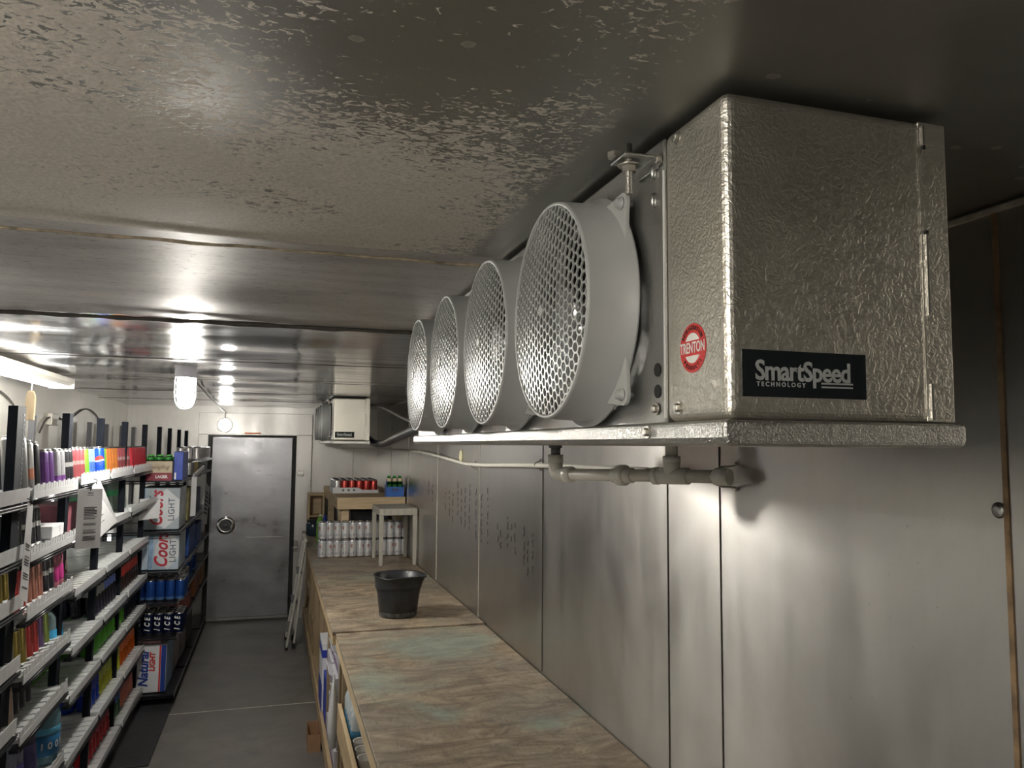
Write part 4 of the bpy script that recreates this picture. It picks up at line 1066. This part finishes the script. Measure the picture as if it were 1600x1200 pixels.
rowof('lime', [4.73], B[0], .03, 2, 'lime green soda can on the top shelf right of the blue cans', 'lime cans right of the blue ones')
rowof('orange12', [4.81, 4.89, 4.97, 5.05], B[0], .03, 2, 'orange soda can on the top shelf', 'orange cans on the top shelf')
rowof('pink12', [5.13, 5.21, 5.29, 5.44], B[0], .03, 2, 'faded red soda can on the top shelf', 'faded red cans on the top shelf')
rowof('cokered', [5.53, 5.61, 5.69, 5.77, 5.85, 5.93, 6.01], B[0], .02, 2, 'bright red soda can on the top shelf', 'bright red cans on the top shelf')
# second shelf
rowof('blackgreen', fr(2.60, 3.15, .085), Z0[1], .06, 1, 'black energy can on the second shelf of the nearest bay', 'black cans on the second shelf, nearest bay')
rowof('blackgreen', [3.32, 3.40], A[1], .06, 2, 'black energy can on the second shelf behind the slanted tag', 'black cans on the second shelf')
rowof('blackwhite', [3.50, 3.575, 3.65], A[1], .06, 1, 'dark can with pale band on the second shelf', 'dark banded cans on the second shelf')
for i, (y, z, g_) in enumerate(((3.80, A[1], 'second'),)):
    pass
stripe = MB().lathe([(.0333, .03), (.0334, .031), (.0334, .125), (.0333, .126)], 24, 0, cap=False)
rowof('sprite', [4.80, 4.90, 5.02], B[1], .07, 2, 'green soda bottle on the second shelf by the paper sheet', 'green soda bottles on the second shelf')
rowof('sprite', [5.50, 5.60, 5.74], B[1], .09, 2, 'green soda bottle on the second shelf beside the carton end', 'green soda bottles by the cartons')
carton('snack_carton', (-1.10, 3.74, 1.458), (-.90, 3.93, 1.51), M_paper, 'low white carton on the second shelf left of the big hanging tag')
carton('pink_carton', (-1.12, 4.02, 1.425), (-.93, 4.3, 1.58), plain('pink_red_carton', (.24, .07, .09), .5, 0, .3), 'dark pink carton on the second shelf behind the big hanging tag')
# third shelf
rowof('gold16', [2.86, 2.94, 3.02, 3.10, 3.17], Z0[2], .03, 2, 'tall golden can on the third shelf of the nearest bay', 'golden cans on the third shelf')
rowof('red16', [3.30, 3.375], A[2], .03, 2, 'tall red can on the third shelf beside the slanted barcode tag', 'tall red cans on the third shelf')
rowof('peach16', [3.45, 3.525, 3.60], A[2], .03, 2, 'tall peach-red can on the third shelf', 'tall peach cans on the third shelf')
rowof('blackwhite', [3.69, 3.765], A[2], .03, 1, 'dark slim can on the third shelf beside the pink bottles', 'dark cans on the third shelf')
rowof('pinkbot', [3.85, 3.925], A[2], .03, 2, 'pink juice bottle with magenta base on the third shelf', 'pink juice bottles on the third shelf')
rowof('pinkbot', [4.02], B[2], .10, 2, 'pink juice bottle on the third shelf left of the amber ones', 'pink juice bottles left of the amber ones')
rowof('goldbot', [4.10, 4.18, 4.26], B[2], .10, 2, 'amber juice bottle with orange band on the third shelf', 'amber bottles on the third shelf')
rowof('darkjuice', [4.35, 4.43], B[2], .14, 1, 'dark juice bottle with white base on the third shelf', 'dark juice bottles on the third shelf')
rowof('redjuice', [4.52, 4.60], B[2], .17, 1, 'red juice bottle with pale base on the third shelf', 'red juice bottles on the third shelf')
# fourth shelf
rowof('silver16', [3.02, 3.10], Z0[3], .04, 1, 'tall silver can on the fourth shelf of the nearest bay', 'silver cans on the fourth shelf')
rowof('silver16', [3.31], A[3], .04, 1, 'tall silver can on the fourth shelf at the near end of its bay', None)
rowof('gold16', [3.39, 3.465], A[3], .04, 2, 'tall golden can on the fourth shelf', 'golden cans on the fourth shelf')
rowof('red16', [3.55, 3.625], A[3], .04, 2, 'tall dark red can on the fourth shelf', 'red cans on the fourth shelf')
rowof('purple16', [3.70], A[3], .04, 2, 'tall purple can on the fourth shelf', 'purple cans on the fourth shelf')
rowof('green16', [3.78], A[3], .04, 2, 'tall olive green can on the fourth shelf', 'green cans on the fourth shelf')
rowof('silver16', [3.855], A[3], .06, 2, 'tall grey can on the fourth shelf by the blue sports bottle', 'grey cans on the fourth shelf')
rowof('sportblue', [3.93, 4.03], B[3]+0, .04, 1, 'sports bottle with bright blue base on the fourth shelf', 'blue sports bottles on the fourth shelf')
rowof('black24', [4.10, 4.18], B[3], .26, 1, 'black can deep on the fourth shelf beside the post', 'black cans deep on the fourth shelf')
rowof('colasilver', [4.76, 4.84, 4.92], B[3], .04, 3, 'dark soda bottle with silver label on the fourth shelf', 'silver-label bottles on the fourth shelf')
rowof('colablue', [5.00, 5.08, 5.16, 5.24], B[3], .04, 3, 'dark soda bottle with blue label on the fourth shelf', 'blue-label bottles on the fourth shelf')
rowof('cola', fr(5.45, 6.05, .08), B[3], .04, 2, 'dark cola bottle with red label on the fourth shelf', 'red-label cola bottles on the fourth shelf')
# fifth shelf
rowof('tan16', [2.90, 2.98, 3.06, 3.14], Z0[4], .05, 2, 'tall tan can on the fifth shelf of the nearest bay', 'tan cans in the nearest bay')
rowof('tan16', [3.31, 3.385], A[4], .05, 2, 'tall tan can on the fifth shelf, second bay', 'tan cans on the fifth shelf')
rowof('black24', [3.48, 3.56, 3.64, 3.72], A[4], .08, 2, 'large black can on the fifth shelf of the second bay', 'large black cans on the fifth shelf')
rowof('greenbot', fr(4.10, 4.60, .08), B[4], .22, 2, 'green soda bottle deep on the fifth shelf by the post', 'green bottles behind the post')
rowof('greenbot', fr(4.76, 5.32, .08), B[4], .05, 3, 'bright green soda bottle on the fifth shelf', 'bright green bottles on the fifth shelf')
rowof('greenbot', [5.45, 5.53, 5.61], B[4], .05, 3, 'bright green soda bottle on the fifth shelf beside the silver-label ones', 'bright green bottles beside the silver-label ones')
rowof('colasilver', fr(5.70, 6.08, .08), B[4], .04, 2, 'dark soda bottle with silver label on the fifth shelf', 'silver-label bottles on the fifth shelf')
# sixth shelf
rowof('clearbot', fr(3.00, 3.20, .09), Z0[5], .05, 2, 'clear water bottle with violet label low in the nearest bay', 'clear bottles low in the nearest bay')
rowof('clearbot', [3.32, 3.405, 3.49, 3.575], A[5], .05, 2, 'clear water bottle on the low shelf, second bay', 'clear bottles on the low shelf')
rowof('purplewater', [3.67], A[5], .03, 2, 'dark navy bottle on the low shelf left of the big blue water jug', 'navy bottles on the low shelf')
rowof('navybot', fr(4.12, 4.60, .085), B[5], .16, 2, 'grey-blue sports bottle on the sixth shelf', 'grey-blue bottles on the sixth shelf')
rowof('bluebot', [4.76, 4.85, 4.94], B[5], .05, 2, 'deep blue sports bottle on the sixth shelf', 'deep blue bottles on the sixth shelf')
rowof('yellowbot', [5.03, 5.12, 5.21, 5.30, 5.45, 5.54], B[5], .05, 2, 'yellow-green sports bottle on the sixth shelf', 'yellow-green bottles on the sixth shelf')
rowof('orangebot', [5.64, 5.73, 5.82, 5.91, 6.0, 6.08], B[5], .05, 2, 'orange soda bottle on the sixth shelf', 'orange bottles on the sixth shelf')
# bottom shelf
rowof('redbot', fr(4.76, 5.30, .088), B[6], .05, 2, 'deep red bottle on the bottom shelf', 'deep red bottles on the bottom shelf')
rowof('darkgreen', [5.45, 5.54, 5.63], B[6], .05, 2, 'dark green bottle with blue label on the bottom shelf', 'dark green bottles on the bottom shelf')
rowof('salmonbot', [5.73, 5.82, 5.91, 6.0, 6.08], B[6], .05, 2, 'salmon pink bottle on the bottom shelf', 'salmon bottles on the bottom shelf')
# big blue water jug lying in front of bay 2/3
jy, jx, jz = 3.865, -.925, A[5]-.024+.003
t = thing('water_jug', 'large clear blue water jug with "100%" on its label, on the low shelf', 'jug', (jx, jy, jz))
obj('jug_body', MB().lathe([(.055, jz), (.066, jz+.01), (.064, jz+.12), (.066, jz+.19), (.060, jz+.215), (.035, jz+.245), (.02, jz+.252), (.02, jz+.262)], 28, 0, Matrix.Translation((jx, jy, 0))), plain('blue_tint_plastic', (.30, .55, .66), .08, 0, .05, trans=.55), t)
jl = obj('label_band', MB().lathe([(.0655, jz+.035), (.067, jz+.037), (.067, jz+.118), (.0655, jz+.12)], 28, 0, Matrix.Translation((jx, jy, 0)), cap=False), plain('jug_label', (.02, .16, .38), .35), t)
obj('label_streak', MB().lathe([(.0665, jz+.125), (.068, jz+.128), (.068, jz+.15), (.0665, jz+.152)], 28, 0, Matrix.Translation((jx, jy, 0)), cap=False), plain('jug_label_light', (.10, .40, .62), .35), t)
obj('cap', MB().lathe([(.023, jz+.258), (.024, jz+.26), (.024, jz+.274), (.020, jz+.276)], 20, 0, Matrix.Translation((jx, jy, 0))), plain('green_cap', (.03, .20, .12), .4), t)
for k, ch in enumerate('100%'):
    ang = R(-76)+k*.47; px, py = jx+.0674*math.cos(ang), jy+.0674*math.sin(ang)
    text('lettering', ch, .040, frame((px, py, jz+.078), (-math.sin(ang), math.cos(ang), 0), (0, 0, 1)), M_white, jl, offset=.0008)

# ---- beer cartons and cans in the deep bays
M_cl = plain('pale_blue_carton', (.46, .55, .64), .45, 0, .25, nscale=7)
M_cwht = plain('snow_white_carton', (.68, .70, .72), .45, 0, .08, nscale=7)
M_icy = plain('icy_blue_print', (.28, .42, .60), .45, 0, .35, nscale=18)
M_crs = plain('script_red', (.50, .03, .05), .4)
M_navy = plain('navy_print', (.02, .05, .28), .4)
def coors(x0, x1, z0, z1, y0, depth, label, only_light=False, bodym=None):
    t = thing('beer_carton', label, 'box', ((x0+x1)/2, y0+depth/2, z0), 'pale blue beer cartons')
    obj('carton', MB().box((x0, y0, z0), (x1, y0+depth, z1)), bodym or M_cl, t, .006)
    w_ = x1-x0; h_ = z1-z0
    if not only_light:
        # snowy diamond behind the wordmark
        cx_, cz_ = x0+w_*.64, z0+h_*.5
        obj('snowy_peak', MB().prism([(cx_, z0+.006), (x1-.004, cz_-h_*.18), (x1-.004, cz_+h_*.22), (cx_+w_*.02, z1-.006), (x0+w_*.22, cz_+h_*.16), (x0+w_*.20, cz_-h_*.20)], lambda u, v_, d_: (u, d_, v_), y0-.0008, y0), M_cwht, t)
        obj('blue_side_band', MB().box((x0+.002, y0-.0014, z0+.004), (x0+w_*.14, y0-.0009, z1-.004)), M_icy, t)
    text('lettering', 'Coors', .125 if not only_light else .001, frame((x0+w_*.43, y0-.0016, z0+h_*.50), (0, 0, 1), (-1, 0, 0)), M_crs, t, offset=.003, shear=.35, sx=.80) if not only_light else None
    text('lettering', 'LIGHT', .062, frame((x0+w_*(.80 if not only_light else .62), y0-.0016, z0+h_*.48), (0, 0, 1), (-1, 0, 0)), plain('slate_print', (.12, .16, .20), .4), t, offset=.0008, sx=.90, spacing=1.1)
    return t
coors(-.945, -.672, 1.268-.04, 1.535, 6.26, .42, 'pale grey-blue beer carton with red script, on the upper shelf behind the hanging card', bodym=plain('grey_blue_carton', (.38, .44, .48), .35, 0, .25, nscale=6))
coors(-.868, -.662, .957-.02, 1.232-.01, 6.24, .42, 'pale blue beer carton with large red script, on the shelf below the other one')
coors(-1.11, -.872, .937, 1.21, 6.26, .40, 'pale blue beer carton mostly hidden, only LIGHT showing at its edge', True)
t = thing('beer_carton', 'white beer carton with blue and red wordmark on the lowest deep shelf', 'box', (-.83, 6.4, .08))
obj('carton', MB().box((-.935, 6.22, .068), (-.716, 6.62, .405)), M_cwht, t, .006)
obj('red_band', MB().box((-.763, 6.2188, .072), (-.752, 6.2198, .401)), M_red, t)
obj('blue_band', MB().box((-.750, 6.2188, .072), (-.718, 6.2198, .401)), M_navy, t)
obj('blue_side', MB().box((-.7158, 6.225, .072), (-.7152, 6.615, .401)), plain('pale_side_print', (.22, .36, .55), .4), t)
text('lettering', 'Natural', .088, frame((-.862, 6.2185, .235), (0, 0, 1), (-1, 0, 0)), M_navy, t, offset=.0030, shear=.25, sx=.92)
text('lettering', 'LIGHT', .050, frame((-.806, 6.2185, .285), (0, 0, 1), (-1, 0, 0)), M_red, t, offset=.0022, shear=.15, sx=.95)
carton('beer_carton', (-1.05, 6.70, .068), (-.72, 7.1, .40), plain('grey_carton', (.36, .33, .34), .5, 0, .2), 'grey carton just behind the white beer carton', group=None)
carton('beer_carton', (-1.05, 7.12, .068), (-.71, 7.46, .38), plain('darkgrey_carton', (.24, .22, .24), .5, 0, .2), 'darker grey carton two places behind the white beer carton')
carton('flat_carton', (-1.05, 6.24, .412), (-.76, 6.60, .458), plain('pink_white_carton', (.42, .24, .25), .5, 0, .6, nscale=14), 'flat white and red carton lying on top of the white beer carton')
# lager crate with green-capped bottles
t = thing('lager_crate', 'tan and maroon lager carton on the upper deep shelf with green-capped bottles in it', 'crate', (-.81, 6.3, 1.595))
mb = MB(); x0, x1, y0, y1, z0, z1 = -.925, -.725, 6.17, 6.42, 1.593, 1.735
for lo, hi in (((x0, y0, z0), (x1, y0+.004, z1)), ((x0, y1-.004, z0), (x1, y1, z1)), ((x0, y0+.004, z0), (x0+.004, y1-.004, z1)), ((x1-.004, y0+.004, z0), (x1, y1-.004, z1)), ((x0+.004, y0+.004, z0), (x1-.004, y1-.004, z0+.004))): mb.box(lo, hi)
obj('crate_walls', mb, plain('tan_carton', (.50, .42, .30), .5, 0, .12), t)
obj('maroon_band', MB().box((x0-.0005, y0-.001, z0), (x1+.0005, y0-.0002, z0+.058)), plain('maroon_carton', (.22, .02, .04), .5), t)
text('lettering', 'LAGER', .032, frame(((x0+x1)/2+.03, y0-.0014, z0+.028), (1, 0, 0), (0, 0, 1)), M_paper, t, offset=.001, sx=.85)
text('lettering', 'Yuengling', .042, frame(((x0+x1)/2, y0-.0014, z0+.098), (1, 0, 0), (0, 0, 1)), plain('brown_script', (.18, .12, .08), .5), t, offset=.0004, shear=.4, sx=.95)
for k in range(3):
    for q in range(3): place('beerlite', x0+.04+k*.062, y0+.046+q*.072, z0+.0045, 'green beer bottle in the lager carton, %s rank, %s' % (('front', 'middle', 'rear')[q], ordn(k, 3)), 'green bottles in the lager carton').scale = (.9, .9, .92)
carton('beer_box', (-.718, 6.2, 1.595), (-.655, 6.55, 1.805), plain('royal_blue_carton', (.02, .06, .38), .4, 0, .2), 'narrow royal blue carton standing right of the lager carton', prints=(((-.712, 6.199, 1.60), (-.700, 6.1995, 1.65), M_white),))
# tall blue cans and ICE cans
for k in range(5):
    for q in range(4):
        x = -.915+k*.0675; y = 6.26+q*.068
        place('blue16', x, y, LC[3]-.023, 'tall blue beer can under the pale cartons, %s rank, %s' % (('front', 'second', 'third', 'rearmost')[q], ordn(k, 5)), 'tall blue cans')
        if q == 0:
            c_ = place('icecan', x, y, LC[4]-.023, 'tall navy beer can marked ICE in the front rank, '+ordn(k, 5), 'navy ICE cans')
            for j, ch in enumerate('ICE'): text('lettering', ch, .052, frame((x-.006, y-.0338, LC[4]-.023+.035+j*.040), (0, 0, 1), (-1, 0, 0)), M_white, c_, offset=.0016, shear=.3, sx=.75)
        else: place('icecan', x, y, LC[4]-.023, 'tall navy beer can behind the ICE ones, %s rank, %s' % (('', 'second', 'third', 'rearmost')[q], ordn(k, 5)), 'navy cans behind')
# the deep bays beyond
rowof('whitecan', fr(7.60, 8.15, .072), 1.735, .01, 3, 'white can on the short white top shelf', 'white cans by the door', xf=-.65, deep=True)
rowof('whitecan', fr(8.28, 8.75, .072), 1.735, .01, 3, 'white can on the last white top shelf by the door', 'white cans at the far end of the top shelf', xf=-.65, deep=True)
rowof('greycan', [6.95, 7.025, 7.10], LC[0], .01, 3, 'grey can on the upper deep shelf beyond the blue carton', 'grey cans on the upper deep shelf', xf=-.65, deep=True)
rowof('goldcan', [7.18, 7.255, 7.33, 7.405], LC[0], .01, 2, 'golden can on the upper deep shelf', 'golden cans on the upper deep shelf', xf=-.65, deep=True)
carton('cider_carton', (-.98, 6.95, 1.225), (-.68, 7.25, 1.50), plain('olive_carton', (.30, .26, .10), .5, 0, .3), 'olive and yellow carton behind the upper script carton')
carton('cider_carton', (-.98, 7.6, 1.225), (-.69, 8.1, 1.45), plain('navy_carton', (.03, .05, .14), .5, 0, .4), 'navy carton on the upper deep shelf near the door')
carton('blue_beer_carton', (-.98, 6.95, .935), (-.665, 7.45, 1.17), plain('blue_beer_carton', (.02, .08, .32), .45, 0, .3), 'deep blue beer carton behind the large script carton')
carton('blue_beer_carton', (-.98, 7.6, .935), (-.668, 8.1, 1.13), plain('blue_beer_carton', (.02, .08, .32), .45, 0, .3), 'deep blue beer carton further along the same deep shelf')
rowof('greycan', [6.95, 7.03, 7.11], LC[3], .02, 3, 'grey can on the deep shelf beyond the tall blue cans', 'grey cans beyond the blue cans', xf=-.65, deep=True)
rowof('blue16', [7.20, 7.28, 7.36, 7.62, 7.70, 7.78], LC[3], .02, 2, 'tall blue can far along the deep shelf', 'far tall blue cans', xf=-.65, deep=True)
carton('red_carton', (-.98, 7.0, .475), (-.67, 7.4, .60), plain('red_white_carton', (.38, .12, .10), .5, 0, .6, nscale=10), 'low red and white carton beyond the ICE cans')
carton('orange_carton', (-.98, 7.65, .475), (-.67, 8.1, .70), plain('orange_brown_carton', (.36, .14, .06), .5, 0, .5, nscale=10), 'orange-brown carton low on the far deep shelf')
carton('tan_carton', (-.95, 8.3, .475), (-.67, 8.7, .66), M_card, 'tan cardboard carton at the far end of the low deep shelf')
carton('dark_carton', (-.98, 7.6, .068), (-.72, 8.1, .36), plain('black_brown_carton', (.05, .04, .04), .5, 0, .3), 'black-brown carton at the bottom of the third deep bay')

# ---- hanging tags and sheets
def sheet(name, corners, label, thick=.0015, marks=(), mm=None, group='hanging shelf tags', hole=None):
    """corners a, b (top), c (bottom right), d (bottom left) of a card that hangs from a shelf edge"""
    a, b_, c_, dd = [Vector(q) for q in corners]; nrm = (b_-a).cross(dd-a).normalized()*thick
    t = thing(name, label, 'tag', tuple((a+b_)/2), group)
    m_ = MB(); m_.add([a, b_, c_, dd, a+nrm, b_+nrm, c_+nrm, dd+nrm], [(0, 1, 2, 3), (4, 5, 6, 7), (0, 1, 5, 4), (1, 2, 6, 5), (2, 3, 7, 6), (3, 0, 4, 7)])
    obj('card', m_, mm or M_paper, t)
    if marks:
        k_ = MB()
        for (u0, u1, v0, v1) in marks:
            def Q(u, v_): return a.lerp(b_, u).lerp(dd.lerp(c_, u), v_)
            for off in (-nrm*.35, nrm*1.35):
                o_ = [Q(u0, v0)+off, Q(u1, v0)+off, Q(u1, v1)+off, Q(u0, v1)+off]; k_.add(o_+[q+off*.2 for q in o_], [(0, 1, 2, 3), (4, 5, 6, 7)])
        obj('barcode', k_, M_ink, t)
    obj('hook', MB().tube([(a+b_)/2+Vector((-.012, 0, .018)), (a+b_)/2+Vector((.004, 0, .012)), (a+b_)/2+Vector((0, 0, -.008))], .002, 5), M_wire, t)
    return t
rnd = random.Random(5)
def bars_(u0, u1, blocks):
    out = []
    for v0, v1, n_ in blocks:
        for q in range(n_):
            vv = v0+(v1-v0)*q/n_; out.append((u0, u1-.12*rnd.random()*(q % 2), vv, vv+(v1-v0)/n_*rnd.uniform(.35, .75)))
    return out
sheet('shelf_tag', [(-.842, 3.89, 1.660), (-.758, 3.97, 1.655), (-.762, 3.99, 1.385), (-.848, 3.91, 1.390)], 'large white barcode tag hanging at the gap between the second and third bay', marks=bars_(.28, .80, ((.30, .52, 8), (.57, .62, 3), (.68, .76, 4), (.79, .87, 4)))+[(.4, .62, .06, .075), (.38, .64, .10, .11)])
sheet('shelf_tag', [(-.842, 3.16, 1.655), (-.836, 3.20, 1.640), (-.826, 3.16, 1.30), (-.836, 3.10, 1.325)], 'narrow slanted barcode tag hanging in front of the second bay', marks=bars_(.2, .85, ((.42, .50, 3), (.55, .66, 4), (.72, .80, 3), (.86, .90, 1))))
sheet('shelf_sheet', [(-.846, 4.19, 1.66), (-.830, 4.27, 1.685), (-.835, 4.80, 1.43), (-.846, 4.17, 1.36)], 'white paper sheet hanging askew right of the large barcode tag', marks=[(.2, .6, .15+.12*q, .158+.12*q) for q in range(6)])
sheet('shelf_sheet', [(-.90, 5.95, 1.475), (-.775, 6.02, 1.480), (-.78, 6.03, 1.335), (-.905, 5.96, 1.325)], 'small white card in front of the upper script carton', marks=[(.6, .95, .06, .08)])
sheet('shelf_sheet', [(-.635, 6.66, 1.60), (-.598, 6.68, 1.60), (-.600, 6.69, 1.29), (-.637, 6.67, 1.285)], 'long bright white tag hanging from the upper deep shelf')
sheet('shelf_sheet', [(-.63, 7.95, 1.50), (-.60, 8.05, 1.44), (-.605, 7.9, 1.10), (-.635, 7.75, 1.12)], 'crumpled printed sheet hanging at the far deep shelves', marks=[(.1, .8, .2+.1*q, .25+.1*q) for q in range(6)], mm=plain('grey_paper', (.42, .41, .42), .6))
for i, (p0, p1, lb) in enumerate((((-.852, 5.28, 1.455), (-.80, 5.98, 1.475), 'pale plastic shelf divider sticking out in front of the cartons'), ((-.64, 6.86, 1.60), (-.60, 7.25, 1.66), 'white plastic divider bar lying out from the upper deep shelf'))):
    tag(obj('divider_bar', MB().beam(p0, p1, .018, .030), M_lip, None, .003), lb, 'divider', 'loose divider bars')

for key, root in TEMPL.items():
    if key not in USED:
        for ch in list(root.children): bpy.data.objects.remove(ch)
        bpy.data.objects.remove(root)
